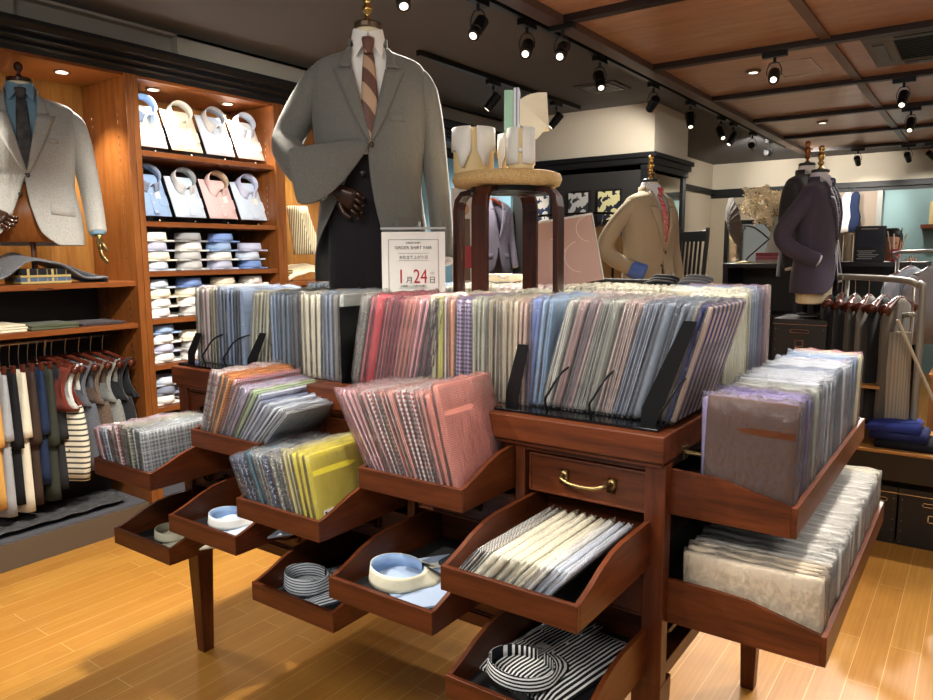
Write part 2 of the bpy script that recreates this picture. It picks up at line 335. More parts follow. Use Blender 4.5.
SP = [(0, .055), (.02, .057), (.06, .07), (.11, .09), (.16, .104), (.21, .11), (.46, .11)]
def tray_parts(parent, w, d, fh=.055, prof=SP, rot=None, mw=(WOODM, WOODY)):
    # local: front at y=0, centre x=0, bottom z=0
    tf = rot
    MB().box(-w / 2, w / 2, 0, .012, 0, fh).build('front_board', mw[0], parent, bevel=.0015, tf=tf)
    for s in (-1, 1):
        x0, x1 = (w / 2 - .011, w / 2) if s > 0 else (-w / 2, -w / 2 + .011)
        poly = [(.012, 0)] + [(max(a, .012), b) for a, b in prof] + [(prof[-1][0], 0)]
        MB().prism(poly, 'x', x0, x1).build('side_board', mw[1], parent, tf=tf)
    B(-w / 2 + .011, w / 2 - .011, .012, prof[-1][0] - .01, .006, .012).build('tray_base', LINER, parent, tf=tf)
    B(-w / 2 + .011, w / 2 - .011, prof[-1][0] - .01, prof[-1][0], 0, prof[-1][1] * .8).build('back_board', mw[0], parent, tf=tf)
def tray(col, row, y, contents):
    t = thing('drawer_tray', (CX[col], y, ROWZ[row]), contents, 'drawer', 'open drawer trays on the dresser front')
    tray_parts(t, .326, .46); trays[(col, row)] = t; return t
tray(0, 2, 1.185, 'open drawer tray of grey and red plaid shirts, leftmost upper tray')
tray(0, 4, 1.235, 'lowest left open tray holding a cream collared shirt')
tray(1, 1, 1.308, 'top open tray of orange, lilac and green gingham shirts')
tray(1, 3, 1.215, 'open tray with light blue collared shirt, above the left leg')
tray(2, 2, 1.2, 'open drawer tray holding blue floral and yellow packaged shirts')
tray(2, 4, 1.238, 'open tray holding the grey striped round collar shirt')
tray(3, 1, 1.305, 'open top tray crammed with pink and red gingham packaged shirts')
tray(3, 3, 1.19, 'open tray holding the cream round collar on blue shirt')
tray(4, 2, 1.172, 'open tray of cream and white packaged shirts below brass handled drawer')
tray(4, 4, 1.185, 'lowest right open tray holding black and white striped shirt')
# end trays: pulled out along +X, front board faces +X
SPE = [(0, .066), (.03, .07), (.09, .084), (.16, .1), (.24, .104), (.5, .104)]
for z, xf, lab in ((.93, -.283, 'upper end tray on the dresser right side full of lilac packaged shirts'), (.67, -.214, 'lower end tray on the dresser right side full of white packaged shirts')):
    t = thing('drawer_tray', (xf, 2.06, z), lab, 'drawer', 'end trays of the dresser')
    tray_parts(t, 1.0, .5, .066, SPE, Matrix.Rotation(R(90), 4, 'Z'), (WOODY, WOODM))
# brass stay at the end
m = MB().box(-.548, -.545, 1.63, 1.66, 1.04, 1.07).cyl((-.547, 1.645, 1.055), (-.43, 1.66, 1.05), .005); m.build('brass_stay', BRASS, DT, world=True)

# ================================================================== PACKAGED SHIRTS
def pkg_mesh(seed, t, d, h, name='folded_shirt'):
    r = random.Random(seed); rs = []
    for k, zz in enumerate((0, .012, .05, .25, .5, .75, .95, .99, 1)):
        s = (.55, .8, 1, 1 + r.uniform(-.08, .08), 1 + r.uniform(-.05, .12), 1 + r.uniform(-.1, .1), .95, .8, .5)[k]; T = t * .47 * s; w = r.uniform(-.0012, .0012)
        ins = .004 if k in (0, 8) else 0
        pts = []
        lobes = ((-1, 0), (0, 1)) if seed % 3 else ((-1, 1),)
        for a, b in lobes:
            c = (a + b) / 2 * T; hw = (b - a) / 2 * T
            for q in range(7):
                an = math.pi * (q / 6); pts.append((c - hw * math.cos(an) + w, .007 + ins - min(hw, .007) * math.sin(an) * 1.0, zz * h))
        pts += [(T + w, d * .5, zz * h), (T * .9 + w, d - ins, zz * h), (-T * .9 + w, d - ins, zz * h), (-T + w, d * .5, zz * h)]
        rs.append(pts)
    return MB().rings(rs)
def sleeve_mesh(seed, t, d, h):
    r = random.Random(seed + 99); rs = []
    ph = r.uniform(0, 6); n = 9
    for k, (zz, s) in enumerate(((-.003, .5), (.02, 1.02), (h * .4, 1.08), (h * .8, 1.05), (h, .9), (h + .004, .4), (h + .007 + r.uniform(0, .004), .15))):
        T = t * .5 * s; row = []
        for j in range(n):
            y = -.003 + (d + .004) * j / (n - 1); wv = .0025 * math.sin(ph + j * 1.9) * (k > 4); zt = zz + (.004 * math.sin(ph * 2 + j * 2.3) if k > 4 else 0)
            row.append((-T + wv, y, zt))
        for j in range(n - 1, -1, -1):
            y = -.003 + (d + .004) * j / (n - 1); wv = .0025 * math.sin(ph + j * 1.9) * (k > 4); zt = zz + (.004 * math.sin(ph * 2 + j * 2.3) if k > 4 else 0)
            row.append((T + wv, y, zt))
        rs.append(row)
    return MB().rings(rs, cap=False)
PK = {}
def pkg(t, d, h, seed):
    k = (round(t, 4), d, h, seed)
    if k not in PK:
        a = pkg_mesh(seed, t, d, h).build('folded_shirt', CREAM, None, smooth=True); b = sleeve_mesh(seed, t, d, h).build('plastic_sleeve', PLAST, None, smooth=True)
        PK[k] = (a.data, b.data)
        bpy.data.objects.remove(a); bpy.data.objects.remove(b)
    return PK[k]
def put_pkg(loc, rot, t, d, h, mat, label, group, sleeve=True):
    A, S = pkg(t, d, h, rnd.randint(0, 5))
    e = bpy.data.objects.new('packaged_shirt', None); COL.objects.link(e); e.empty_display_size = .03; e.location = loc; e.rotation_euler = rot
    tag(e, label, 'shirt', group)
    o = bpy.data.objects.new('folded_shirt', A); COL.objects.link(o); o.parent = e; o.material_slots[0].link = 'OBJECT'; o.material_slots[0].material = mat
    global LAST; LAST = e
    if sleeve: s = bpy.data.objects.new('plastic_sleeve', S); COL.objects.link(s); s.parent = e
    return e
def F(key):
    d = dict(
        palegrey=('pale grey', 'b9bcb4', 'plain', 'd0d2cc', 0), pinkwhite=('pale pink', 'e3c6c2', 'stripe', 'efe2de', 150), paleyel=('pale yellow', 'ddd8b4', 'stripe', 'e9e6cc', 150),
        bluegrey=('blue grey', '8fa0b8', 'stripe', 'a9b4c6', 140), ltblue=('light blue', 'a3b9d8', 'plain', 'bccbe2', 0), ivory=('ivory', 'e2dec2', 'stripe', 'edead4', 120), cream=('cream', 'ede7d0', 'plain', 'f6f0de', 0),
        steel=('steel blue', '64798f', 'stripe', '7b8da0', 130), slate=('slate grey', '5f6570', 'plain', '787d88', 0), dkslate=('dark slate', '3a3f48', 'plain', '50555e', 0), silver=('silver grey', '9a9690', 'floral', 'b6b2ac', 140),
        rose=('rose pink', 'c4606a', 'stripe', 'd4838a', 160), coral=('coral red', 'd24e58', 'plain', 'e0707a', 0), crimson=('crimson striped', 'b03a48', 'stripe', 'd890a0', 220), peach=('peach pink', 'd88a80', 'stripe', 'e6aaa0', 180), pink=('soft pink', 'd99098', 'stripe', 'ecc0c4', 160),
        plum=('dark plum', '3f2a38', 'stripe', '6e4a5a', 150), dkgrey=('charcoal', '3c3d44', 'plain', '54565e', 0), yellow=('yellow green', 'cfc96a', 'plain', 'e0dc8c', 0), straw=('straw', 'e0d8a8', 'stripe', 'eee8c8', 130), orange=('orange peach', 'd0906a', 'stripe', 'dea888', 160),
        purplecheck=('purple checked', '4a3260', 'check', 'b8a8c8', 90), sage=('pale sage', 'b8b8a0', 'stripe', 'c8c8b4', 140), taupe=('taupe', 'a89880', 'stripe', 'c0b298', 140), beige=('beige', 'c4b298', 'stripe', 'd6c8b2', 120), blush=('blush', 'caa898', 'plain', 'd8bcae', 0),
        purple=('dusty purple', '7a5878', 'stripe', '9a7a98', 150), blue=('cornflower blue', '7a90c8', 'plain', '92a4d4', 0), sky=('sky blue', '88a8cc', 'stripe', 'a0bcd8', 140), greensage=('grey green', '92938a', 'stripe', 'a8a99e', 120), rosegrey=('dusty rose', 'a88c8a', 'stripe', 'c0a8a4', 130), mauve=('mauve', '8c7a82', 'stripe', 'a09096', 160),
        stripegreen=('green striped', '94948a', 'stripe', 'd4d4cc', 200), stripepink=('pink striped', 'b08c88', 'stripe', 'd8c8c0', 180), stripeblue=('blue striped', '5c6c88', 'stripe', 'aab0be', 180), denim=('denim grey', '5f6a7a', 'stripe', '7c8590', 130), greyblue=('grey blue', '808c9c', 'plain', '98a2ae', 0), navy=('navy', '323c78', 'plain', '4650 88'.replace(' ', ''), 0), navytan=('navy and tan striped', '3a4474', 'stripe', 'c0a898', 30), warmgrey=('warm grey', '8a847e', 'stripe', 'a09a94', 150),
        white=('white', 'ebe8e0', 'plain', 'f4f2ec', 0), offwhite=('off white', 'ecd8ba', 'plain', 'f0e0c6', 0), lilac=('lilac', 'a898c8', 'plain', 'b8a8d4', 0), dplilac=('violet', '8878b8', 'plain', '9888c4', 0), pwhite=('pale blue white', 'ccd4e2', 'stripe', 'dde2ea', 130), kraft=('brown kraft', '5a3119', 'plain', '6a3c20', 0),
        ging_or=('orange gingham', 'e67a14', 'check', 'ffd9a4', 100), ging_pk=('pink gingham', 'c05060', 'check', 'f8ecec', 100), ging_rd=('red gingham', 'a81428', 'check', 'fff2ec', 90), ging_gr=('green gingham', '98b878', 'check', 'e6eed8', 110), ging_li=('lilac striped', 'b09ac0', 'stripe', 'e8e0ee', 160), ging_bl=('blue gingham', '8090b8', 'check', 'eef0f6', 170), ging_bk=('black gingham', '2c3850', 'check', 'f4f4f4', 130), whitered=('white with red dots', 'f0e4e0', 'floral', 'c88a88', 120),
        plaidrd=('red plaid', 'b02838', 'plaid', 'f0e8e0', 90), plaidbl=('blue plaid', '6a88b0', 'plaid', 'f0f0f0', 90), plaidgr=('grey plaid', '6a7078', 'plaid', 'ccd0d2', 80), plaidgn=('green plaid', '5a6450', 'plaid', 'c8c4b0', 90), florbl=('navy floral', '2a3a68', 'floral', 'a8b8d0', 150), florlt=('pale floral', 'd8dcd8', 'floral', '6a7890', 160), florgr=('grey floral', '8a8c88', 'floral', 'd8d4c0', 150), teal=('teal', '3a7a90', 'plain', '4a8aa0', 0), yel=('lemon yellow', 'f0de42', 'plain', 'f4e86a', 0), yelst=('yellow striped', 'd8c84c', 'stripe', 'f0ecc8', 150),
        salmon=('salmon striped', 'e08a78', 'hstripe', 'eea090', 190), redst=('red striped', 'b4343e', 'stripe', 'f0d4d0', 190), fox=('coral striped', 'cc5444', 'stripe', 'f2c8bc', 170), blkst=('black striped', '202028', 'stripe', 'f0ece4', 170))[key]
    return fabric('cloth_' + key, d[1], d[2], d[3], d[4] or 1, wr=.4), d[0]
def row(x0, y, z, items, lean, d, h, where, group, start=1, jit=.004, sl=True):
    # items: (key, thickness, count); lean in degrees towards +x
    x = x0; n = start; tot = sum(i[2] for i in items); hh = h
    for key, t, c in items:
        m, nm = F(key)
        for _ in range(c):
            f_ = (n - start) / max(1, tot - 1); ln = lean if not isinstance(lean, tuple) else lean[0] + (lean[1] - lean[0]) * f_
            h = hh if not isinstance(hh, tuple) else round((hh[0] + (hh[1] - hh[0]) * f_) * 50) / 50
            l = R(ln + rnd.uniform(-1.2, 1.2)); st = t / math.cos(R(ln))
            x += st / 2
            put_pkg((x, y + rnd.uniform(-jit, jit), z + abs(math.sin(l)) * t * .5), (0, l, 0), t * 1.02, d, h * rnd.uniform(.985, 1.0), m, '%s packaged shirt, %s from left in %s' % (nm, ordn(n), where), group, sl)
            x += st / 2; n += 1
    return x
G1 = 'packaged shirts standing along the dresser top'
row(-2.365, 1.6, 1.128, [('palegrey', .02, 1), ('pinkwhite', .018, 3), ('paleyel', .02, 2), ('bluegrey', .02, 3), ('ltblue', .02, 2), ('greyblue', .016, 2), ('ltblue', .02, 1)], 1, .27, .272, 'the left black rack', G1)
row(-2.09, 1.612, 1.128, [('ivory', .0195, 6)], 8, .27, .265, 'the ivory run left of the divider', G1)
row(-1.958, 1.6, 1.122, [('ltblue', .022, 1), ('sky', .016, 1), ('steel', .02, 3), ('slate', .022, 2), ('dkslate', .018, 1)], 0, .27, .268, 'the blue run left of centre', G1)
row(-1.803, 1.6, 1.122, [('cream', .0215, 4)], 0, .27, .272, 'the cream run left of the sign', G1)
row(-1.717, 1.6, 1.122, [('bluegrey', .02, 3), ('warmgrey', .022, 1), ('palegrey', .02, 1)], 1, .27, .275, 'the grey blue run left of the sign', G1)
row(-1.588, 1.6, 1.122, [('silver', .03, 1), ('rose', .02, 1), ('coral', .045, 1), ('rose', .014, 2), ('crimson', .011, 3), ('peach', .0155, 4), ('pink', .0145, 2), ('dkgrey', .012, 1), ('crimson', .008, 1), ('plum', .016, 2)], 13, .27, .275, 'the leaning red and pink run', G1)
row(-1.272, 1.6, 1.122, [('straw', .022, 1), ('yellow', .024, 1), ('pinkwhite', .012, 1), ('orange', .015, 2), ('purplecheck', .027, 2), ('sage', .0145, 3), ('palegrey', .012, 1), ('taupe', .014, 3), ('beige', .016, 2), ('offwhite', .016, 1), ('blush', .014, 2), ('purple', .014, 1)], 1, .27, .275, 'the yellow to purple run at centre', G1)
row(-.972, 1.6, 1.13, [('blue', .034, 1), ('sky', .015, 2)], 7, .27, .275, 'the blue end of the right tray', G1)
row(-.915, 1.6, 1.13, [('stripegreen', .0165, 2), ('rosegrey', .025, 1), ('mauve', .011, 2), ('rosegrey', .011, 1), ('stripegreen', .011, 3), ('greensage', .026, 1), ('stripepink', .0105, 4), ('stripeblue', .012, 3), ('denim', .014, 1), ('greyblue', .026, 1), ('denim', .012, 1), ('greyblue', .013, 2), ('warmgrey', .015, 1), ('navy', .01, 1), ('navytan', .014, 1)], 15, .27, .282, 'the leaning right tray', G1)
# rear rows standing further back on the dresser
row(-2.33, 2.1, 1.122, [('steel', .024, 9), ('ltblue', .025, 8), ('sky', .025, 8)], 2, .26, .275, 'the rear blue row', G1, sl=True)
row(-1.3, 1.95, 1.122, [('cream', .02, 3), ('sage', .025, 8), ('pinkwhite', .025, 6), ('cream', .025, 5)], 3, .24, .27, 'the second row behind centre', G1)
row(-1.2, 2.25, 1.122, [('cream', .025, 18), ('offwhite', .025, 4), ('pinkwhite', .018, 2)], 0, .24, .282, 'the rear cream row', G1)
row(-1.72, 2.25, 1.122, [('cream', .025, 10), ('pinkwhite', .025, 10)], 0, .24, .275, 'the rear row behind the stool', G1)
row(-.65, 1.93, 1.122, [('white', .02, 2), ('ivory', .02, 3)], 0, .2, .285, 'the white cluster at the right end', G1)
# right end, spines facing the end of the dresser
for k, key in enumerate(['cream', 'ivory', 'sky', 'bluegrey', 'ltblue', 'steel', 'lilac', 'purple', 'blush', 'pinkwhite']):
    m, nm = F(key); put_pkg((-.553, 2.16 + k * .027, 1.122), (0, 0, R(90)), .027, .24, .285, m, '%s packaged shirt, %s from the front at the dresser right end' % (nm, ordn(k + 1)), G1)
# trays of packages
TG = 'packaged shirts in the open drawer trays'
def in_tray(c, r, x0, items, lean, d, h, where, dy=.018, **k):
    t = trays[(c, r)].location
    row(t.x + x0, t.y + dy, t.z + .014, items, lean, d, h, where, TG, **k)
in_tray(0, 2, -.138, [('pink', .013, 2), ('plaidbl', .014, 3), ('plaidrd', .016, 5), ('plaidgn', .016, 3), ('plaidgr', .02, 3)], (-20, -8), .27, (.14, .16), 'the grey and red plaid tray')
in_tray(1, 1, -.15, [('whitered', .011, 3), ('ging_or', .0115, 3), ('ging_pk', .011, 2), ('ging_li', .011, 3), ('ging_gr', .0115, 2), ('ging_bl', .011, 3), ('pwhite', .011, 3), ('ging_bk', .01, 2)], (19, 47), .25, (.25, .19), 'the orange to green tray', dy=.02)
in_tray(2, 2, -.135, [('florbl', .0125, 5), ('teal', .012, 1), ('florlt', .014, 3), ('florbl', .012, 1), ('florgr', .014, 4), ('yelst', .014, 2), ('yel', .018, 3)], (-28, -13), .27, (.16, .2), 'the yellow tray')
for k in range(2):
    m = MB().box(.0098, .0106, .02 + .042 * k, .054 + .042 * k, .006, .05); m.build('price_card', WHITE, LAST)
    MB().box(.0104, .0112, .023 + .042 * k, .03 + .042 * k, .01, .046).box(.0104, .0112, .034 + .042 * k, .05 + .042 * k, .016, .018).box(.0104, .0112, .034 + .042 * k, .05 + .042 * k, .024, .026).build('card_print', plain('card_ink', '22221e', .6), LAST)
in_tray(3, 1, -.135, [('rose', .012, 2), ('pink', .011, 2), ('redst', .0115, 3), ('ging_rd', .0115, 3), ('fox', .0115, 3), ('ging_rd', .0115, 4), ('peach', .012, 2), ('salmon', .02, 2)], (-31, -15), .225, (.26, .27), 'the pink tray', dy=.02)
# E2: leaning cream packages lying towards the right with plain long edges
t = trays[(4, 2)].location; row(t.x - .15, t.y + .02, t.z + .018, [('blkst', .014, 2), ('cream', .0185, 5), ('white', .018, 1), ('pwhite', .016, 2)], 40, .31, .105, 'the tray under the brass handle', TG, jit=.006)
# end trays, packages face the camera
def end_row(x0, xw, y0, z, items, h, where):
    y = y0; n = 1
    for key, tt, c in items:
        m, nm = F(key)
        for _ in range(c):
            y += tt / 2
            put_pkg((x0 + rnd.uniform(-.004, .004), y, z), (R(rnd.uniform(-1.5, 1.5)), 0, R(90)), tt * 1.03, xw, h * rnd.uniform(.97, 1), m, '%s packaged shirt, %s from the front in %s' % (nm, ordn(n), where), 'packaged shirts in the dresser end trays')
            y += tt / 2; n += 1
end_row(-.298, .19, 1.578, .945, [('kraft', .018, 1), ('lilac', .019, 4), ('dplilac', .02, 2), ('mauve', .02, 2), ('palegrey', .021, 3), ('blue', .02, 1), ('pwhite', .022, 9), ('bluegrey', .022, 5), ('pwhite', .022, 6), ('lilac', .022, 2), ('ltblue', .022, 4), ('straw', .024, 2), ('pink', .024, 3)], .262, 'the upper end tray')
end_row(-.228, .295, 1.585, .685, [('offwhite', .022, 4), ('white', .023, 34), ('cream', .022, 3)], .16, 'the lower end tray')

# black racks on the dresser
def rack(loc, x0, x1, label, plates, wires):
    t = thing('display_rack', loc, label, 'display rack', 'black steel racks on the dresser')
    B(x0, x1, 1.535, 1.9, 1.12, 1.127).build('base_plate', GLASS, t, world=True, bevel=.001)
    for x, s, zt in plates:
        MB().prism([(x, 1.127), (x + .036, 1.127), (x + .034 + s * .12, 1.155), (x + .028 + s, zt), (x + s - .002, zt), (x + .002, 1.165)], 'y', 1.572, 1.576).build('side_plate', BLKM, t, world=True)
    for x, dx in wires:
        MB().tube([(x, 1.56, 1.127), (x, 1.55, 1.16), (x + dx * .3, 1.552, 1.18), (x + dx, 1.575, 1.23), (x + dx, 1.7, 1.25)], .003, 6).build('wire_divider', BLKM, t, world=True, smooth=True)
    return t
rack((-2.2, 1.7, 1.12), -2.40, -1.95, 'black steel shirt rack at the left end of dresser top', ((-2.395, .06, 1.24), (-2.05, .075, 1.26)), ((-2.27, .05), (-2.15, .05)))
rack((-.78, 1.7, 1.12), -1.01, -.575, 'black steel shirt rack tray at the right end of dresser top', ((-1.0, .04, 1.29), (-.63, .095, 1.37)), ((-.87, .035), (-.75, .035), (-.575, .035)))
t = thing('bookend', (-1.6, 1.65, 1.122), 'dark steel bookend beside the silver grey packaged shirt', 'bookend')
B(-1.607, -1.603, 1.58, 1.72, 1.122, 1.36).build('upright_plate', BLKM, t, world=True, bevel=.001); B(-1.607, -1.5, 1.6, 1.7, 1.1205, 1.1225).build('foot_plate', BLKM, t, world=True)

# ================================================================== FOLDED SHIRTS WITH COLLARS
def folded_shirt(mat, cmat, inner, w=.22, l=.28, th=.022, cr=.055, ch=.04, tagged=True, pocket=True, points=True):
    """collar ring at origin, body towards -y, flat on z=0; returns list of (name, MB, mat, opts)"""
    out = []
    m = MB(); rs = []
    nx, ny = 10, 12
    rr = random.Random(3)
    top = []; 
    for j in range(ny + 1):
        y = .03 - (l) * j / ny
        row_ = []
        for i in range(nx + 1):
            u = i / nx * 2 - 1; e = (1 - abs(u) ** 6) * (1 - abs(j / ny * 2 - 1) ** 10)
            row_.append((u * w / 2, y, th * (.25 + .75 * e) + rr.uniform(-.0012, .0012) * e))
        top.append(row_)
    bot = [[(x, y, 0) for x, y, z in r] for r in top]
    m.sheet(top); m.sheet(bot)
    ring_t = top[0] + [r[-1] for r in top[1:]] + top[-1][::-1][1:] + [r[0] for r in top[::-1][1:-1]]
    ring_b = [(x, y, 0) for x, y, z in ring_t]; m.rings([ring_b, ring_t], cap=False)
    out.append(('body', m, mat, dict(smooth=True)))
    # collar stand ring, open at -y
    def arc(r, z, a0=.12, n=28, ox=1.0, zz=None):
        pts = []
        for k in range(n + 1):
            a = -math.pi / 2 + a0 + (2 * math.pi - 2 * a0) * k / n
            pts.append((r * ox * math.cos(a), r * .86 * math.sin(a), z if zz is None else zz(a)))
        return pts
    tilt = lambda a: th * .9 + ch * .3 + ch * .75 * (1 + .22 * math.sin(a))
    m = MB().sheet([arc(cr * .93, th * .8), arc(cr * .93, 0, zz=tilt)]); out.append(('collar_band', m, inner, dict(smooth=True, solid=.0015)))
    fr = lambda a: max(0, -math.sin(a)) ** 4
    outer = [];
    for q in range(5):
        f = q / 4
        pts = []
        for k in range(29):
            a = -math.pi / 2 + .16 + (2 * math.pi - .32) * k / 28; g = fr(a); drop = 0
            r = cr * (.95 + .07 * f + (.62 * g * f if points else 0)); z = tilt(a) * (1 - f) + (th * .85 + .004 - 0 * g) * f
            sx = 1 + (.35 * g * f if points else 0)
            pts.append((r * math.cos(a) * sx, r * .86 * math.sin(a), z))
        outer.append(pts)
    out.append(('collar', MB().sheet(outer), cmat, dict(smooth=True, solid=.002)))
    out.append(('placket', B(-.013, .013, .03 - l + .004, -cr * .9, th - .001, th + .0022), mat, {}))
    m = MB()
    for k in range(4): m.lathe([(.0045, 0), (.0045, .002)], (0, -cr - .03 - k * .055, th + .002), 8)
    out.append(('buttons', m, plain('pearl_button', 'e8e4d8', .25), {}))
    if pocket: out.append(('pocket', MB().prism([(.035, -.11), (.09, -.11), (.09, -.17), (.0625, -.18), (.035, -.17)], 'z', th * .98, th + .002), mat, {}))
    if tagged: out.append(('price_tag', B(.02, .05, -.13, -.085, th + .003, th + .0038), WHITE, {}))
    return out
def put_parts(t, parts):
    for n, m, mt, k in parts: m.build(n, mt, t, **k)
def shirt_thing(loc, rot, label, group, mat, cmat, inner, **k):
    t = thing('folded_shirt', loc, label, 'shirt', group); t.rotation_euler = rot; put_parts(t, folded_shirt(mat, cmat, inner, **k)); return t
def solidf(n, c, c2=None): return fabric('shirt_' + n, c, c2=c2 or c, wr=.3)
SH = dict(white=solidf('white', 'f2f0ea'), cream=solidf('cream', 'efe6cf'), blue=solidf('blue', '9db8dc'), pale=solidf('pale_blue', 'cdd9e8'), grey=solidf('grey', '9ea0a2'), lt=solidf('light_grey', 'c8c8c6'), pink=solidf('pink', 'e2c2c0'), mid=solidf('mid_blue', '7d9ad0'), sand=solidf('sand', 'b9a68c'), lav=solidf('lavender', 'c4c8de'), gblue=solidf('grey_blue', '8a93a6'))
# slanted display rows in bay two: lean back against the cabinet
ROT = lambda deg: (R(deg), 0, R(90))   # body down (-y) turns to -z, face to +x
def slant(y, z, m, c, i, label, w=.2):
    t = shirt_thing((-3.95, y, z + .24), (R(66), 0, R(90)), label, 'slanted dress shirts in the lit cabinet', m, c, i, w=w, l=.26, cr=.072, ch=.045)
    return t
S_ = 'shelf of the shirt cabinet'
for k, (m, c, i, d) in enumerate([('white', 'blue', 'blue', 'white shirt with blue collar'), ('cream', 'cream', 'white', 'cream shirt with open collar'), ('pale', 'lt', 'grey', 'pale blue shirt with grey collar'), ('white', 'pale', 'pale', 'white shirt with pale blue collar')]):
    slant(2.38 + k * .228, 2.09, SH[m], SH[c], SH[i], d + ' slanted on the top ' + S_)
for k, (m, c, i, d) in enumerate([('blue', 'gblue', 'gblue', 'blue shirt with grey blue collar'), ('pale', 'lt', 'grey', 'pale shirt with light grey collar'), ('pink', 'pink', 'sand', 'pink shirt'), ('ltb', 'lav', 'lav', 'light blue shirt with lavender collar')]):
    slant(2.38 + k * .228, 1.71, SH.get(m, SH['pale']), SH[c], SH[i], d + ' slanted on the second ' + S_)
# stacks
protos = {}
def stack_shirt(loc, key, label, group):
    if key not in protos:
        t = thing('folded_shirt', loc, label, 'shirt', group); t.rotation_euler = (0, 0, R(90)); 
        m = MB().rings([[(-.095, -.022, z), (.095, -.022, z), (.1, .2, z), (-.1, .2, z)] for z in (0, .004, .01)]); m.build('body', SH[key], t, bevel=.003)
        a = [];
        def arc(r, z, n=24):
            return [(r * math.cos(-math.pi / 2 + 2 * math.pi * k / n), .045 + r * 1.05 * math.sin(-math.pi / 2 + 2 * math.pi * k / n), z) for k in range(n)]
        MB().rings([arc(.074, .01), arc(.073, .025), arc(.068, .052)], cap=False).build('collar', SH[key], t, smooth=True, solid=.002)
        protos[key] = t; return t
    t = copy_tree(protos[key]); t.location = loc; t['label'] = label; t['group'] = group; return t
def stackcol(y, z, keys, where, x=-3.84):
    for k, key in enumerate(keys):
        t = stack_shirt((x + rnd.uniform(-.008, .008), y + rnd.uniform(-.01, .01), z + k * .055), key, '%s folded shirt, %s from the bottom of the %s' % ({'lt': 'light grey', 'pale': 'pale blue', 'mid': 'mid blue', 'gblue': 'grey blue', 'lav': 'lavender'}.get(key, key), ordn(k + 1), where), 'folded shirts stacked in the shirt cabinet')
        t.rotation_euler = (0, 0, R(90) + rnd.uniform(-.05, .05))
stackcol(2.37, 1.432, ['pale', 'cream', 'lav', 'white'], 'left stack on the third shelf')
stackcol(2.59, 1.432, ['lt', 'lt', 'white', 'grey'], 'second stack on the third shelf')
stackcol(2.81, 1.432, ['lav', 'white', 'blue', 'mid'], 'third stack on the third shelf')
stackcol(3.03, 1.432, ['mid', 'pale', 'lav'], 'right stack on the third shelf')
stackcol(2.37, 1.167, ['white', 'white', 'cream', 'pale'], 'left stack on the fourth shelf')
stackcol(2.59, 1.167, ['lt', 'white', 'cream', 'mid'], 'second stack on the fourth shelf')
stackcol(2.81, 1.167, ['pale', 'lav', 'white', 'cream'], 'third stack on the fourth shelf')
stackcol(3.03, 1.167, ['white', 'pale', 'lav', 'white'], 'right stack on the fourth shelf')
stackcol(2.37, .907, ['white', 'lav', 'white', 'blue'], 'left stack on the fifth shelf')
stackcol(2.59, .907, ['white', 'lt', 'cream'], 'second stack on the fifth shelf')
stackcol(2.37, .662, ['white', 'gblue', 'pale'], 'left stack on the lowest shelf')
stackcol(2.59, .662, ['white', 'pale'], 'second stack on the lowest shelf')
# collared shirts lying in trays
def tray_shirt(c, r, dx, dy, rz, label, mat, cmat, inner, **k):
    t = trays[(c, r)].location
    return shirt_thing((t.x + dx, t.y + dy, t.z + .014), (0, 0, R(rz)), label, 'single collared shirts lying in open trays', mat, cmat, inner, **k)
STB = fabric('striped_grey_shirt', 'dfe3e6', 'stripe', '4a5562', 130, flat=True); STH = fabric('striped_grey_collar', 'd5d9dc', 'hstripe', '49525e', 130, duty=.4)
SBK = fabric('striped_black_shirt', 'e9e8e4', 'stripe', '15161c', 95, flat=True, duty=.58); SBH = fabric('striped_black_collar', 'e9e8e4', 'hstripe', '15161c', 130, duty=.5)
tray_shirt(0, 4, .02, .1, 150, 'cream collared shirt with grey green lining in the lowest left tray', solidf('ecru', 'd9d4c0'), solidf('ecru_collar', 'd6d0b6'), solidf('ecru_in', '8f8c76'), w=.24, l=.25, cr=.062, ch=.026)
tray_shirt(1, 3, -.0, .1, 150, 'white collared shirt with light blue lining in tray over left leg', SH['pale'], SH['white'], SH['blue'], w=.27, l=.28, cr=.07, ch=.028)
tray_shirt(2, 4, -.045, .1, 158, 'grey striped shirt with striped round collar in low middle tray', STB, STH, STH, w=.21, l=.26, cr=.072, ch=.042, pocket=False)
tray_shirt(3, 3, -.04, .12, 145, 'light blue shirt with cream round collar in middle tray', solidf('steel_shirt', 'a3b4cc'), solidf('cream_collar', 'e6dfc4'), SH['blue'], w=.27, l=.29, cr=.082, ch=.036)
tray_shirt(4, 4, -.045, .13, 170, 'black and white striped shirt with pocket in lowest right tray', SBK, SBH, SBK, w=.25, l=.33, cr=.084, ch=.03)
# dark plaid cloth behind, in the middle low tray
t = trays[(2, 4)].location; tag(MB().box(t.x - .02, t.x + .14, t.y + .22, t.y + .36, t.z + .014, t.z + .03).build('folded_cloth', fabric('dark_plaid', '26292c', 'plaid', '6a6e70', 90, flat=True), bevel=.006), 'small dark plaid folded cloth behind the grey striped collar', 'cloth')
t = trays[(3, 3)].location; tag(MB().box(t.x - .0, t.x + .15, t.y + .23, t.y + .38, t.z + .04, t.z + .055).build('folded_cloth', fabric('dark_slate_cloth', '3b4047', 'plain', '4a5058'), bevel=.006), 'dark slate folded cloth behind the cream round collar', 'cloth')

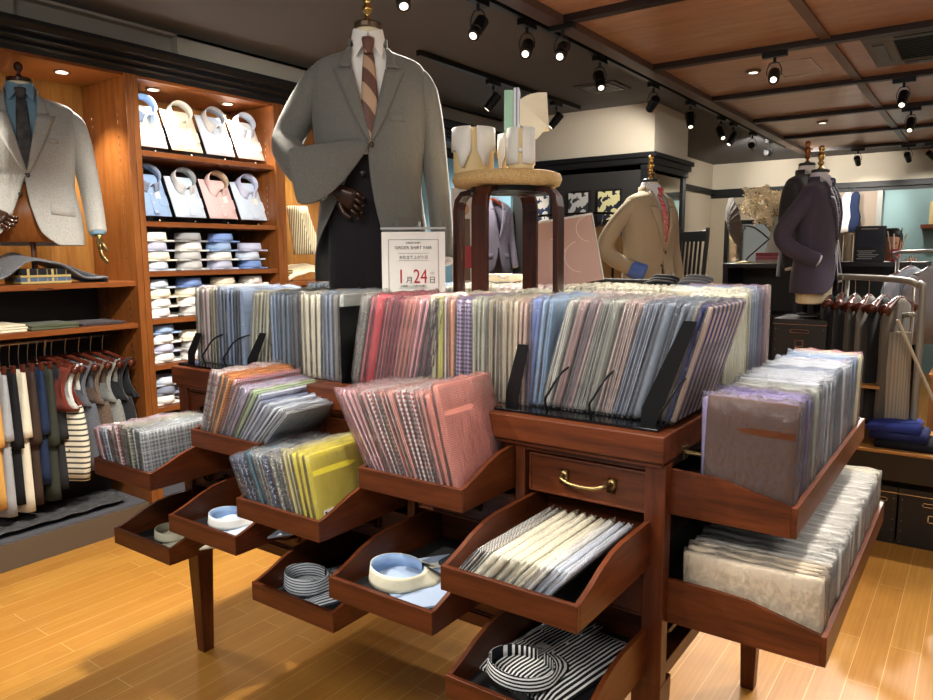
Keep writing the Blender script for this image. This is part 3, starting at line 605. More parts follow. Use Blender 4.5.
# ================================================================== JACKETS AND MANNEQUINS
JP = [(0, .235, .135), (.06, .236, .135), (.14, .23, .13), (.22, .216, .122), (.29, .205, .118), (.36, .21, .122), (.44, .222, .128), (.52, .232, .13), (.59, .236, .12), (.635, .236, .108), (.665, .228, .095), (.685, .218, .084), (.70, .19, .075), (.713, .142, .068), (.725, .095, .062), (.745, .072, .058)]
def prof(z):
    for i in range(len(JP) - 1):
        a, b = JP[i], JP[i + 1]
        if z <= b[0]:
            f = max(0, (z - a[0]) / (b[0] - a[0])); f2 = f; return a[1] + (b[1] - a[1]) * f2, a[2] + (b[2] - a[2]) * f2
    return JP[-1][1], JP[-1][2]
def surf(x, z, off=0, k=1):
    a, b = prof(z); a += off; b += off; s = max(-1, min(1, x / a)); return (x, -b * max(0, 1 - s * s) ** .42 * k, z)
BZ = .30
def vopen_(z, BZ, wide=.078): return wide * min(1, (z - BZ) / (.70 - BZ)) ** 1.05
def jacket(parent, mat, lining, shirt_mat, tie_mat, arms, swing=0, BZ=.34, vest=None, pocket_sq=None, shirt=True, btn='2a241e'):
    """builds jacket parts, local hem z=0, front -y. swing = how far the viewer-left skirt opens"""
    vopen = lambda z: vopen_(z, BZ); LZ = BZ + .7 * (.76 - BZ)
    zs = sorted(set([p[0] for p in JP] + [BZ - .02, BZ, BZ + .02, .03, .1, .18, .26, .30, .33, .40, .48, .56]))
    rows = []
    def xr(z): return vopen(z) if z > BZ else -.012 + .55 * (BZ - z) ** 2 * 1.2 + (.05 * max(0, (.05 - z) / .05))
    def xl(z): return vopen(z) if z > BZ else -.004 + .9 * (BZ - z) ** 2 + swing * ((BZ - z) / BZ) ** .45 + (.05 * max(0, (.05 - z) / .05))
    for z in zs:
        a, b = prof(z); r = []
        tr = math.asin(max(-1, min(1, xr(z) / a))); tl = math.asin(max(-1, min(1, xl(z) / a)))
        n = 44
        for j in range(n + 1):
            ph = tr + (2 * math.pi - tr - tl) * j / n
            x = a * math.sin(ph); c = math.cos(ph); y = -b * math.copysign(abs(c) ** .84, c)
            fold = .004 * math.sin(ph * 7 + z * 9) * max(0, 1 - z / .3)
            if swing and z < BZ and j > n * .72:
                q = (j - n * .72) / (n * .28); y -= .02 * q * ((BZ - z) / BZ) ** .7
            if swing and z > BZ and z < BZ + .12 and j > n * .6: y -= .004 * math.sin((z - BZ) * 52) * math.sin((j - n * .6) / (n * .4) * math.pi)
            r.append((x + fold * math.sin(ph), y - fold * c, z))
        rows.append(r)
    body_ = MB().sheet(rows).build('jacket_body', mat, parent, smooth=True, solid=.005, sub=1)
    # lapels
    for s in (-1, 1):
        L = []
        n = 16
        for k in range(n + 1):
            z = BZ + .008 + (LZ - .012 - BZ) * k / n; xi = vopen(z) - .002; xo = max(xi + .004, .142 * max(0, (z - BZ) / (LZ - BZ)) ** .8)
            L.append([surf(s * (xi + (xo - xi) * q / 4), z, .006 + .004 * math.sin(q / 4 * math.pi)) for q in range(5)])
        MB().sheet(L).build('lapel', mat, parent, smooth=True, solid=.004)
        L = []
        for k in range(9):
            z = LZ + .002 + (.728 - LZ) * k / 8; xi = min(vopen(min(z, .70)), .078) - .002 - .01 * k / 8; xo = xi + .052 - .034 * k / 8
            L.append([surf(s * (xi + (xo - xi) * q / 4), z, .009) for q in range(5)])
        MB().sheet(L).build('collar', mat, parent, smooth=True, solid=.004)
    MB().sheet([[(.076 * math.sin(a) * 1.0, -.07 * math.cos(a) + .004, z) for a in [R(70) + R(220) * k / 16 for k in range(17)]] for z in (.715, .765)]).build('collar_back', mat, parent, smooth=True, solid=.005)
    # pockets
    L = [[surf(.075 + .07 * q / 5, z, .004) for q in range(6)] for z in (.498, .522)]
    MB().sheet(L).build('breast_pocket', mat, body_, smooth=True, solid=.003)
    L = [[surf(.09 + .105 * q / 6, z - .012 * q / 6, .004) for q in range(7)] for z in (.155, .205)]
    MB().sheet(L).build('pocket_flap', mat, body_, smooth=True, solid=.004)
    if not swing:
        L = [[surf(-.09 - .105 * q / 6, z - .012 * q / 6, .004) for q in range(7)] for z in (.155, .205)]
        MB().sheet(L).build('pocket_flap', mat, body_, smooth=True, solid=.004)
    m = MB()
    for x, z in ((.004, BZ - .004), (-.012 if not swing else -.035, BZ - .09)):
        p = surf(x, z, .008); m.rings([[(p[0] + r * math.cos(a), p[1] - d, p[2] + r * math.sin(a)) for a in [math.pi * 2 * k / 12 for k in range(12)]] for r, d in ((.009, 0), (.0095, .003), (.006, .005))])
    m.build('button', plain('horn_button', btn, .3), body_, smooth=True)
    for s, path, rad in arms:
        P = [(s * x, y, z) for x, y, z in path]
        slv = MB().tube(P, rad, 18, sub=5).build('sleeve', mat, parent, smooth=True)
        # cuff of shirt
        a, b = Vector(P[-2]), Vector(P[-1]); d = (b - a).normalized()
        MB().tube([b - d * .03, b + d * .014], [rad[-1] * .86, rad[-1] * .82], 14, smooth=False).build('shirt_cuff', shirt_mat, slv, smooth=True)
    # inner shirt
    if shirt:
        rs = []
        for z in (BZ - .03, .4 if BZ < .38 else .47, .5, .6, .66, .69, .71, .725, .745):
            a, b = prof(z); a = min(a, .21) - .012; b -= .01; rs.append([(a * math.sin(t), -b * math.copysign(abs(math.cos(t)) ** .84, math.cos(t)), z) for t in [2 * math.pi * k / 40 for k in range(40)]])
        MB().rings(rs).build('shirt_front', shirt_mat, parent, smooth=True)
        for sd in (-1, 1):
            AA = [.04, .14, .26, .4, .52, .62, .75, .9, 1.1, 1.4, 1.8, 2.3, 2.8, math.pi]
            ZB = [.768, .752, .733, .712, .694, .708, .728, .745, .757, .762, .764, .766, .768, .768]
            rows = []
            for q in range(4):
                f = q / 3; rw = []
                for a, zb in zip(AA, ZB):
                    zt = .776 + .018 * min(1, a / 1.2); z = zt + (zb - zt) * f; rad = .056 + (.008 + .5 * max(0, .76 - zb)) * f
                    rw.append((sd * rad * math.sin(a) * 1.06, -rad * math.cos(a) - .004 * f * (a < 1), z))
                rows.append(rw)
            MB().sheet(rows).build('shirt_collar', shirt_mat, parent, smooth=False, solid=.002)
        rows = []
    if tie_mat:
        L = []
        for k in range(15):
            z = .715 - (.715 - BZ + .0) * k / 14; hw = min(.018 + .022 * (k / 14) ** .7, vopen(z) * .95 + .008); a, b = prof(z)
            L.append([(x, min(-b * 1.0 - .0 - .006 * (1 - abs(x / hw) ** 2), -b + .004), z) for x in [-hw + 2 * hw * q / 6 for q in range(7)]])
        MB().sheet(L).build('tie_blade', tie_mat, parent, smooth=True, solid=.003)
        MB().rings([[(hx * c, y0 + hy * s2, z) for c, s2 in [(math.cos(t), math.sin(t)) for t in [2 * math.pi * k / 10 for k in range(10)]]] for z, hx, hy, y0 in ((.757, .024, .012, -.076), (.748, .026, .016, -.081), (.728, .021, .015, -.084), (.708, .014, .01, -.082))]).build('tie_knot', tie_mat, parent, smooth=True)
ARM_DOWN = ([(.165, .0, .65), (.198, 0, .642), (.226, .0, .60), (.248, .002, .50), (.264, .0, .38), (.278, -.02, .26), (.288, -.045, .13), (.292, -.06, .07)], [.026, .044, .055, .056, .053, .049, .046, .044])
ARM_BACK = ([(.165, 0, .65), (.198, 0, .642), (.235, .03, .58), (.275, .09, .48), (.29, .13, .385), (.285, .09, .31), (.25, .0, .255), (.21, -.07, .22)], [.026, .044, .056, .056, .056, .054, .05, .048])
ARM_BENT = ([(.165, 0, .65), (.198, 0, .642), (.23, .0, .60), (.28, .01, .50), (.33, .02, .40), (.345, .0, .34), (.31, -.05, .28), (.25, -.09, .23), (.19, -.11, .19)], [.026, .044, .055, .056, .055, .055, .052, .05, .048])
def hand(parent, wrist, dirv, side, mat, L=.17, curl=.5):
    """simple jointed mannequin hand: tapered palm, four fingers, thumb"""
    W = Vector(wrist); D = Vector(dirv).normalized(); S = Vector(side); S = (S - S.dot(D) * D).normalized(); N = D.cross(S)
    m = MB()
    def ring(c, w, t): return [c + S * w * math.cos(a) + N * t * math.sin(a) for a in [2 * math.pi * k / 12 for k in range(12)]]
    m.rings([ring(W - D * .02, .022, .018), ring(W, .022, .017), ring(W + D * .025, .031, .016), ring(W + D * .06, .038, .014), ring(W + D * .08, .037, .012)])
    for i, (o, l) in enumerate(((-.029, .068), (-.01, .078), (.01, .074), (.028, .058))):
        p0 = W + D * .072 + S * o; d = D; pts = [p0]
        for q, sg in enumerate((.45, .32, .23)):
            ang = curl * (q + .4) * .8; d = (D * math.cos(ang) + N * math.sin(ang)); pts.append(pts[-1] + d * l * sg * 1.05 + S * o * .06)
        m.tube(pts, [.0095, .009, .0078, .0055], 8, sub=3)
    p0 = W + D * .022 - S * .026; m.tube([p0, p0 - S * .018 + D * .025 + N * .01, p0 - S * .022 + D * .05 + N * .02, p0 - S * .018 + D * .066 + N * .028], [.012, .011, .009, .006], 8, sub=3)
    return m.build('hand', mat, parent, smooth=True)
def neck_finial(parent, capm, finm, tall=True):
    MB().lathe([(.05, .72), (.052, .79), (.05, .795)]).build('neck', plain('linen_torso', 'e8dcb8', .7), parent, smooth=True)
    MB().lathe([(.052, .795), (.057, .797), (.057, .812), (.05, .816)], n=28).build('neck_cap', capm, parent, smooth=False, bevel=.002)
    pr_ = [(.02, .816), (.018, .826), (.009, .832), (.009, .842), (.02, .852), (.021, .862), (.011, .872), (.017, .882), (.022, .898), (.021, .915), (.012, .928), (.016, .94), (.021, .952), (.016, .966), (.004, .973)]
    if not tall: pr_ = [(.022, .816), (.018, .824), (.008, .832), (.008, .845), (.017, .855), (.021, .868), (.018, .882), (.006, .892)]
    MB().lathe(pr_, n=20).build('finial', finm, parent, smooth=True)
def mannequin(loc, rz, label, sc=1, **k):
    t = thing('suit_mannequin', loc, label, 'mannequin'); t.rotation_euler = (0, 0, R(rz)); t.scale = (sc,) * 3
    return t
GREYJ = tweed('grey_wool', '55544f', '83827b'); LGJ = tweed('light_grey_tweed', '85847f', 'c4c2ba', 520); BEJ = tweed('beige_wool', '96876c', 'b8a88c'); NVJ = tweed('aubergine_navy_wool', '3b3644', '554e5e'); DKJ = tweed('charcoal_wool', '2c2c2e', '464647'); MVJ = tweed('mauve_grey_wool', '6c6878', '8c8796')
DWOOD = plain('dark_bronze_wood', '3a2418', .25, .3)
TIE1 = fabric('striped_tie', 'b89a7e', 'diag', '6b4a40', 8.5, flat=False, duty=.5, rough=.5, wr=.1)
# central mannequin: hem height
HM = 1.42
mq = mannequin((-1.85, 2.0, HM), 43, 'headless mannequin in grey wool suit jacket with brown striped tie on dresser', 1.0); mq.scale = (.88, .9, 1.115)
arm_l = ([(.165, 0, .655), (.198, 0, .645), (.232, .0, .60), (.285, .01, .53), (.33, .02, .465), (.335, .0, .425), (.29, -.06, .37), (.235, -.10, .325), (.19, -.125, .30)], [.026, .046, .058, .062, .06, .06, .058, .056, .052])
jacket(mq, GREYJ, None, fabric('main_shirt', 'f2f0ea', wr=.1), TIE1, ((-1,) + arm_l, (1,) + ARM_DOWN), swing=.17, BZ=.43)
neck_finial(mq, plain('bronze_cap', '6b5a4a', .3, .8), GOLD)
B(-.004, .004, -.004, .004, 0, .001)
MB().rings([[(a * math.sin(t), -b * math.cos(t), z) for t in [2 * math.pi * k / 32 for k in range(32)]] for z, a, b in ((-.12, .18, .11), (0, .185, .112), (.15, .18, .108), (.3, .175, .103), (.4, .17, .104), (.44, .16, .10))]).build('waistcoat', tweed('dark_plum_cloth', '1a171a', '2c272b'), mq, smooth=True)
MB().lathe([(.15, -.30 / 1.115), (.15, -.26), (.02, -.25), (.014, -.1)], (0, 0, 0), 24).build('stand', BLKM, mq, smooth=False)
hand(mq, (-.14, -.12, .285), (.75, -.05, -.35), (.3, -.2, .8), DWOOD, curl=.9)
# sweeping skirt flap pushed back by the arm
rows = []
for i in range(9):
    f = i / 8
    a = Vector((-.0 - .285 * f, -.13 - .09 * math.sin(f * 1.9), .425 - .19 * math.sin(f * 1.75))); b = Vector((-.05 - .27 * f, -.125 - .06 * math.sin(f * 2), .445 - .04 * f)) 
    rows.append([a.lerp(b, q / 5) + Vector((0, -.018 * math.sin(q / 5 * math.pi), 0)) for q in range(6)])
MB().sheet(rows).build('skirt_flap', GREYJ, mq, smooth=True, solid=.005, sub=1)
# left mannequin in the cabinet
ml = mannequin((-3.86, 1.715, 1.57), 66, 'headless mannequin in light grey tweed jacket inside the left cabinet', .98)
jacket(ml, LGJ, None, solidf('denim_shirt', '7fa3ba'), fabric('black_tie', '15171a', wr=.1), ((-1,) + ARM_BENT, (1,) + ARM_DOWN), swing=.06)
neck_finial(ml, DWOOD, DWOOD, False)
BR = plain('antique_gold_wood', '8c7448', .25, .8)
hand(ml, (.296, -.065, .05), (.05, -.15, -1), (0, 1, 0), BR, curl=.4)
hand(ml, (-.165, -.12, .165), (.7, -.2, -.5), (.4, .2, .7), DWOOD, curl=.7)
MB().lathe([(.1, -.222), (.1, -.21), (.014, -.2), (.012, .1)]).build('stand', plain('stand_wood', '4a2a16', .35), ml)
MB().rings([[(a * math.sin(t), -b * math.cos(t), z) for t in [2 * math.pi * k / 32 for k in range(32)]] for z, a, b in ((.02, .17, .09), (.15, .18, .10), (.3, .17, .10))]).build('torso', wood('torso_wood', '6b3c18', '8a5426', 'z'), ml, smooth=True)
# beige mannequin
mb_ = mannequin((-1.60, 4.05, 1.23), 76, 'headless mannequin in beige jacket with red tie and blue cuff', .86)
jacket(mb_, BEJ, None, fabric('beige_mq_shirt', 'eceae6', 'stripe', 'c4ccd6', 90, wr=.1), fabric('red_tie', 'b02a34', 'floral', 'e8c8c0', 130, wr=.1), ((-1,) + ARM_BACK, (1,) + ARM_DOWN), swing=.04)
neck_finial(mb_, BLACK, GOLD)
MB().lathe([(.19, -1.27 / .86), (.19, -1.44), (.02, -1.42), (.015, .2)]).build('stand', BLKM, mb_)
MB().tube([(-.235, -.03, .235), (-.21, -.07, .215), (-.19, -.11, .20)], [.052, .058, .06], 14).build('turned_cuff', fabric('blue_cuff', '5a78c0', c2='6a88cc'), mb_, smooth=True)
# navy mannequin on storage box, second one behind it
mn = mannequin((-.84, 4.75, 1.275), 84, 'headless mannequin in aubergine suit jacket above the black storage box', .88)
jacket(mn, NVJ, None, solidf('navy_mq_shirt', 'dcdce4'), fabric('navy_tie', '1c2036', 'floral', '9a9ab0', 110, wr=.1), ((-1,) + ARM_BACK, (1,) + ARM_DOWN), swing=.02)
neck_finial(mn, BLACK, GOLD)
MB().rings([[(a * math.sin(t), -b * math.cos(t), z) for t in [2 * math.pi * k / 32 for k in range(32)]] for z, a, b in ((-.07, .165, .1), (-.055, .17, .105), (.1, .18, .11), (.25, .17, .1))]).build('torso', plain('linen_torso', 'e8dcb8', .7), mn, smooth=True)
MB().lathe([(.1, -.155), (.1, -.145), (.014, -.14), (.012, -.05)]).build('stand', BLKM, mn)
m2 = mannequin((-1.03, 5.35, 1.35), 75, 'headless mannequin in dark charcoal jacket standing behind the aubergine one', .92)
jacket(m2, DKJ, None, SH['white'], fabric('navy_tie', '1c2036'), ((-1,) + ARM_DOWN, (1,) + ARM_DOWN))
neck_finial(m2, BLACK, plain('copper_finial', 'a86a40', .3, 1))
MB().lathe([(.19, -1.36 / .92), (.19, -1.45), (.02, -1.43), (.015, .2)]).build('stand', BLKM, m2)
spot((-3.6, 5.2, 2.2), (-3.9, 5.88, 1.6), 9, 110)  # added spot without a fitting, brightens the blue niche
# jacket hanging in the blue niche
hj = thing('hanging_jacket', (-3.74, 5.66, 1.33), 'mauve grey jacket hanging on wooden hanger before the blue niche', 'jacket'); hj.rotation_euler = (0, 0, R(72)); hj.scale = (.8, .75, .92)
jacket(hj, MVJ, None, SH['white'], None, ((-1,) + ARM_DOWN, (1,) + ARM_DOWN), shirt=False)
MB().tube([(-.17, 0, .66), (-.08, 0, .71), (0, 0, .74), (.08, 0, .71), (.17, 0, .66)], .014, 8).build('hanger', plain('hanger_red_wood', '8a3a1e', .3), hj, smooth=True)
MB().tube([(0, 0, .74), (0, 0, .80), (.03, 0, .83), (.03, 0, .87), (0, 0, .88)], .003, 6).build('hanger_hook', CHROME, hj, smooth=True)
hj2 = B(-4.17, -3.6, 5.65, 5.67, 2.135, 2.15); tag(hj2.build('hanging_rail', CHROME), 'chrome rail in the blue niche above the mauve jacket', 'rail')
# ================================================================== STOOL with collar samples
st = thing('stool', (-1.305, 2.06, 1.12), 'dark bentwood stool with tan cork seat standing on the dresser', 'stool')
MB().lathe([(.15, .612), (.172, .616), (.18, .636), (.174, .652), (.16, .657)], n=48).build('seat', fabric('cork_seat', 'b8935c', 'heather', 'd0ae78', 60), st, smooth=True)
MB().lathe([(.12, .595), (.12, .615)], n=32).build('seat_plate', BLKM, st)
SW = wood('stool_wood', '2c140c', '4a2416', 'z', .25)
for k in range(4):
    a = R(5.6 + 90 * k); c, s = math.cos(a), math.sin(a)
    m = MB(); rs = []
    path = [(.05, .603), (.12, .603), (.158, .597), (.176, .576), (.183, .545), (.184, .4), (.185, .2), (.186, 0)]
    for i, (r, z) in enumerate(path):
        p, q = path[max(0, i - 1)], path[min(len(path) - 1, i + 1)]; tx, tz = q[0] - p[0], q[1] - p[1]; L = math.hypot(tx, tz); nx, nz = -tz / L * .009, tx / L * .009
        rs.append([((r + e * nx) * c - w_ * s, (r + e * nx) * s + w_ * c, z + e * nz) for e, w_ in ((-1, -.027), (1, -.027), (1, .027), (-1, .027))])
    m.rings(rs).build('leg', SW, st, bevel=.002)
SZ = 1.12 + .657
def collar_sample(loc, r, h, label, name='collar_block', blk='d9bf8c', cuff=False, rz=0):
    t = thing(name, loc, label, 'collar sample', 'collar and cuff samples on the stool'); t.rotation_euler = (0, 0, R(rz))
    MB().lathe([(r * .93, 0), (r * .95, .004), (r * .95, h * .98), (r * .9, h)], n=36).build('block', plain('pale_wood_block', blk, .6), t, smooth=False, bevel=.002)
    rows = []
    for q in range(4):
        f = q / 3; rw = []
        for k in range(41):
            a = .14 + (2 * math.pi - .28) * k / 40; d = min(a, 2 * math.pi - a)
            pt = math.exp(-((d - .5) / .24) ** 2)
            zb = h * .52 - h * .42 * pt if not cuff else h * .12; rr_ = r * (1 + .03 * f + (.1 * pt * f if not cuff else 0))
            rw.append((rr_ * math.sin(a) * (1 if not cuff else 1), -rr_ * math.cos(a), h * 1.02 * (1 - f) + zb * f))
        rows.append(rw)
    MB().sheet(rows).build('cuff' if cuff else 'collar', solidf('sample_white', 'e4e0d6'), t, smooth=True, solid=.0025)
    if cuff: MB().sphere((0, -r * 1.05, h * .45), .007, 6).build('button', WHITE, t, smooth=True)
    return t
collar_sample((-1.41, 2.02, SZ), .07, .145, 'white spread collar sample on wood block, leftmost on the stool', rz=36)
collar_sample((-1.31, 2.11, SZ), .052, .128, 'white rounded collar sample block, middle one on the stool', rz=10)
collar_sample((-1.21, 1.99, SZ), .043, .122, 'white buttoned cuff sample block, rightmost on the stool', 'cuff_block', cuff=True, rz=30)
sw = thing('swatch_book', (-1.27, 2.13, SZ + .132), 'fanned cream fabric swatch book with green cover standing on collar blocks', 'swatch book'); sw.rotation_euler = (0, 0, R(30))
B(-.075, -.045, -.035, .035, 0, .135).build('green_cover', fabric('mint_cloth', 'a4ccb4', c2='b4d8c2'), sw, bevel=.003); B(-.045, -.025, -.035, .035, 0, .142).build('striped_cover', fabric('swatch_stripe', '8c92a8', 'stripe', 'e8e8ec', 90), sw, bevel=.003)
for k in range(11):
    f = k / 10; tf = Matrix.Translation((.06 + .0 * f, -.03 + .05 * f, .01)) @ Matrix.Rotation(R(-48 + 44 * f), 4, 'Y')
    m = MB().sheet([[(-.05 + .008 * math.sin(u * 3), y * .02 - .001, u * .13) if y < 0 else (.012, y * .02, u * .13) for y in (-1, 1)] for u in [q / 6 for q in range(7)]])
    MB().box(-.045, .012, -.002, .002, 0, .125).build('swatch', CREAM, sw, tf=tf, bevel=.0015)
# ================================================================== SIGN
sg = thing('sign', (-1.55, 1.87, 1.285), 'white order shirt fair sign with red 1 24 date in acrylic stand', 'sign'); SGZ = R(36)
sg.rotation_euler = (R(-3), 0, SGZ)
B(-.105, .105, -.004, -.001, .01, .307).build('paper', WHITE, sg)
ac, nt, b_ = newmat('clear_acrylic'); b_.inputs['Transmission Weight'].default_value = 1; b_.inputs['Roughness'].default_value = .03; b_.inputs['IOR'].default_value = 1.1; b_.inputs['Base Color'].default_value = (.95, .97, .97, 1)
MB().box(-.108, .108, .0, .004, .0, .322).box(-.108, .108, -.05, .05, -.002, .002).build('acrylic_holder', ac, sg)
B(-.108, .108, -.006, .005, .315, .322).build('acrylic_edge', plain('acrylic_edge_grey', 'b0b0ac', .2), sg)
def text(s, size, x, z, mat, parent, name='lettering', y=-.0052, sx=1, ext=.0003, rot=(R(90), 0, 0), align='CENTER'):
    c = bpy.data.curves.new(name, 'FONT'); c.body = s; c.size = size; c.align_x = align; c.extrude = ext
    o = bpy.data.objects.new(name, c); COL.objects.link(o)
    dg = bpy.context.evaluated_depsgraph_get(); me = bpy.data.meshes.new_from_object(o.evaluated_get(dg)); bpy.data.objects.remove(o)
    me.materials.clear(); me.materials.append(mat); o = bpy.data.objects.new(name, me); COL.objects.link(o); o.parent = parent; o.location = (x, y, z); o.rotation_euler = rot; o.scale = (sx, 1, 1); return o
INK = plain('grey_ink', '55524e', .6); RED = plain('red_ink', 'b8202a', .6)
m = MB()
for x0, x1, z0, z1 in ((-.083, .083, .281, .282), (-.083, .083, .02, .021), (-.083, -.082, .02, .282), (.082, .083, .02, .282), (-.05, .05, .236, .2365), (-.05, .05, .213, .2135), (-.05, .05, .122, .1225)): m.box(x0, x1, -.0056, -.004, z0, z1)
m.build('printed_frame', INK, sg)
text('ORDER SHIRT', .008, 0, .268, INK, sg); text('ORDER SHIRT FAIR', .0145, 0, .250, INK, sg); text('お仕立て上がり日', .012, 0, .219, INK, sg)
text('1', .066, -.042, .138, RED, sg, 'red_date', sx=.75); text('24', .066, .022, .138, RED, sg, 'red_date', sx=.72)
text('月', .024, -.014, .14, INK, sg); text('日', .024, .062, .14, INK, sg); text('(土)', .009, .062, .168, INK, sg)
text('お客様へご注意のお願い', .008, 0, .126, INK, sg)
for k in range(4): text('・ご注文の際は店員までお申し付けください', .0056, 0, .108 - k * .013, INK, sg)

# wooden riser with plaid cloth, rear left of dresser
rb = thing('wooden_riser', (-2.25, 2.42, 1.405), 'small open wooden riser box left of the sign', 'box')
m = MB().box(-.15, .15, -.1, .1, .1, .112).box(-.15, .15, -.1, .1, 0, .012).box(-.15, -.138, -.1, .1, .012, .1).box(.138, .15, -.1, .1, .012, .1); m.build('box_frame', WOODM, rb, bevel=.002)
B(-.135, -.1, -.101, -.098, 0, .1).build('metal_bracket', DARKG, rb)
tag(B(-2.33, -2.16, 2.36, 2.5, 1.418, 1.465).build('folded_cloth', fabric('blue_plaid_cloth', '3c4658', 'plaid', 'c8ccd0', 70), bevel=.01), 'blue plaid cloth folded inside the small wooden riser', 'cloth')
# pink display panel
pk = thing('patterned_board', (-1.27, 2.44, 1.40), 'dusty pink patterned panel in clear easel behind the stool', 'panel'); pk.rotation_euler = (R(-14), R(-9), R(34))
B(-.125, .125, -.004, 0, 0, .25).build('panel_board', plain('dusty_pink', 'b29084', .5), pk)
m = MB()
for c, r in (((.06, .1), .06), ((-.05, .13), .055), ((.11, .2), .05)):
    m.tube([(c[0] + r * math.cos(a), -.005, c[1] + r * math.sin(a)) for a in [R(100 + 160 * k / 12) if c[0] != -.05 else R(-80 + 160 * k / 12) for k in range(13)]], .0012, 5, smooth=False)
m.build('white_arcs', plain('pale_pink_ink', 'dcc6bc', .5), pk)
MB().box(-.131, .131, -.007, .004, .25, .258).box(-.131, -.127, -.007, .004, -.0, .258).box(.127, .131, -.007, .004, -.0, .258).build('clear_frame', plain('acrylic_edge_light', 'cfccc6', .2), pk)
# cream envelopes behind stool
for k, (x, y, z, l) in enumerate(((-1.56, 2.42, 1.41, 'stack of cream envelopes tied with ribbon behind the stool legs'), (-1.42, 2.5, 1.40, 'small cream notepad stack right of the tied envelopes'))):
    e = tag(B(x - .07, x + .07, y - .05, y + .05, z - .0, z + (.028 if k == 0 else .018)).build('envelope_stack', CREAM, bevel=.003), l, 'stationery')
    if k == 0: MB().tube([(x - .02, y - .052, z + .03), (x - .06, y - .06, z + .012), (x - .0, y - .055, z + .028), (x + .06, y - .06, z + .012), (x + .02, y - .052, z + .03)], .003, 6).build('ribbon', plain('grey_ribbon', 'a8a49c', .4), e, smooth=True)
# dark folded accessories on the rear packages
for k, (x, y, c, l) in enumerate(((-.93, 2.45, '1c1c1e', 'black folded knit glove pile on the rear packaged shirts'), (-.82, 2.47, '55565a', 'grey folded knit gloves next to the black pile'))):
    m = MB()
    for q in range(3): m.tube([(x - .05 + .01 * q, y + .02 * q, 1.408 + .009 * q), (x - .015, y + .015 * q, 1.414 + .009 * q), (x + .035, y + .015 * q, 1.411 + .009 * q), (x + .06, y + .02 * q, 1.408 + .008 * q)], [.007, .012, .012, .007], 10, flat=1.3)
    tag(m.build('knit_gloves', tweed('knit_%d' % k, c, c), smooth=True), l, 'gloves')

# ================================================================== BAY ONE contents
def book(x0, x1, y0, y1, z0, z1, c, label):
    t = thing('cloth_bound_box', ((x0 + x1) / 2, (y0 + y1) / 2, z0), label, 'box', 'plaid boxes in the left cabinet')
    B(x0, x1, y0, y1, z0, z1).build('cover', fabric('plaid_box_' + c, c, 'plaid', 'b09a60', 22, duty=.12), t, world=True, bevel=.003); return t
book(-3.98, -3.80, 1.62, 1.86, 1.385, 1.415, '4a5a70', 'lower blue and gold plaid box under draped grey knit')
book(-3.98, -3.80, 1.62, 1.86, 1.416, 1.458, '16181c', 'upper black and gold plaid box under draped grey knit')
dr = []
for i in range(13):
    y = 1.50 + .55 * i / 12; r_ = []
    for j in range(9):
        x = -4.02 + .25 * j / 8; h = .085 * math.exp(-((y - 1.72) / .15) ** 4) + .055 * math.exp(-((y - 1.66) / .08) ** 2) * (1 - j / 10) + .02; h = max(h, .012) * (1 - .0 * j)
        r_.append((x, y, 1.385 + h + .004 * math.sin(i * 1.7 + j)))
    dr.append(r_)
kn = tag(MB().sheet(dr).build('draped_sweater', tweed('grey_knit', '5a5c60', '7d7f84', 200), smooth=True, solid=.014, sub=1), 'grey knit sweater draped over plaid boxes in the left cabinet', 'sweater')
MB().tube([(-3.86, 1.47, 1.40), (-3.82, 1.5, 1.42), (-3.84, 1.54, 1.46)], [.02, .03, .02], 10).build('sleeve', tweed('grey_knit', '5a5c60', '7d7f84', 200), kn, smooth=True)
MB().tube([(-3.9, 1.88, 1.45), (-3.85, 1.95, 1.41), (-3.82, 2.06, 1.395)], [.03, .028, .012], 10, flat=.5).build('sleeve', tweed('dark_knit', '2c2e32', '45474c', 200), kn, smooth=True)
def fold_stack(x0, x1, y0, y1, z, n, mat, label, name='folded_trousers', th=.013):
    m = MB()
    for k in range(n):
        j = .006 * math.sin(k * 2.3)
        poly = [(y0 + j, z + k * th), (y0 + j - .004, z + k * th + th / 2), (y0 + j, z + k * th + th * .95), (y1 + j, z + k * th + th * .8), (y1 + j, z + k * th)]
        m.rings([[(x, a, b) for a, b in poly] for x in (x0, x0 + .006, x1 - .006, x1)])
    return tag(m.build(name, mat, bevel=.003), label, 'trousers', 'folded garments on the lower shelf of the left cabinet')
fold_stack(-4.05, -3.8, 1.38, 1.63, 1.156, 3, CREAM, 'cream folded trousers on the shelf above the hanging trousers')
fold_stack(-4.05, -3.8, 1.65, 1.88, 1.156, 2, tweed('olive_cloth', '4a4e38', '5c6048'), 'olive green folded trousers right of the cream ones')
fold_stack(-4.05, -3.8, 1.9, 2.13, 1.156, 1, tweed('brown_cloth', '332a2c', '453a3c'), 'dark brown folded trousers right of the olive ones', th=.016)
rl = thing('hanging_rail', (-3.95, 1.55, 1.085), 'chrome hanging rail under the shelf in the left cabinet', 'rail')
MB().cyl((-3.95, .94, 1.085), (-3.95, 2.17, 1.085), .009).build('tube', CHROME, rl, world=True, smooth=True)
HW = plain('hanger_wood', '4e2216', .28)
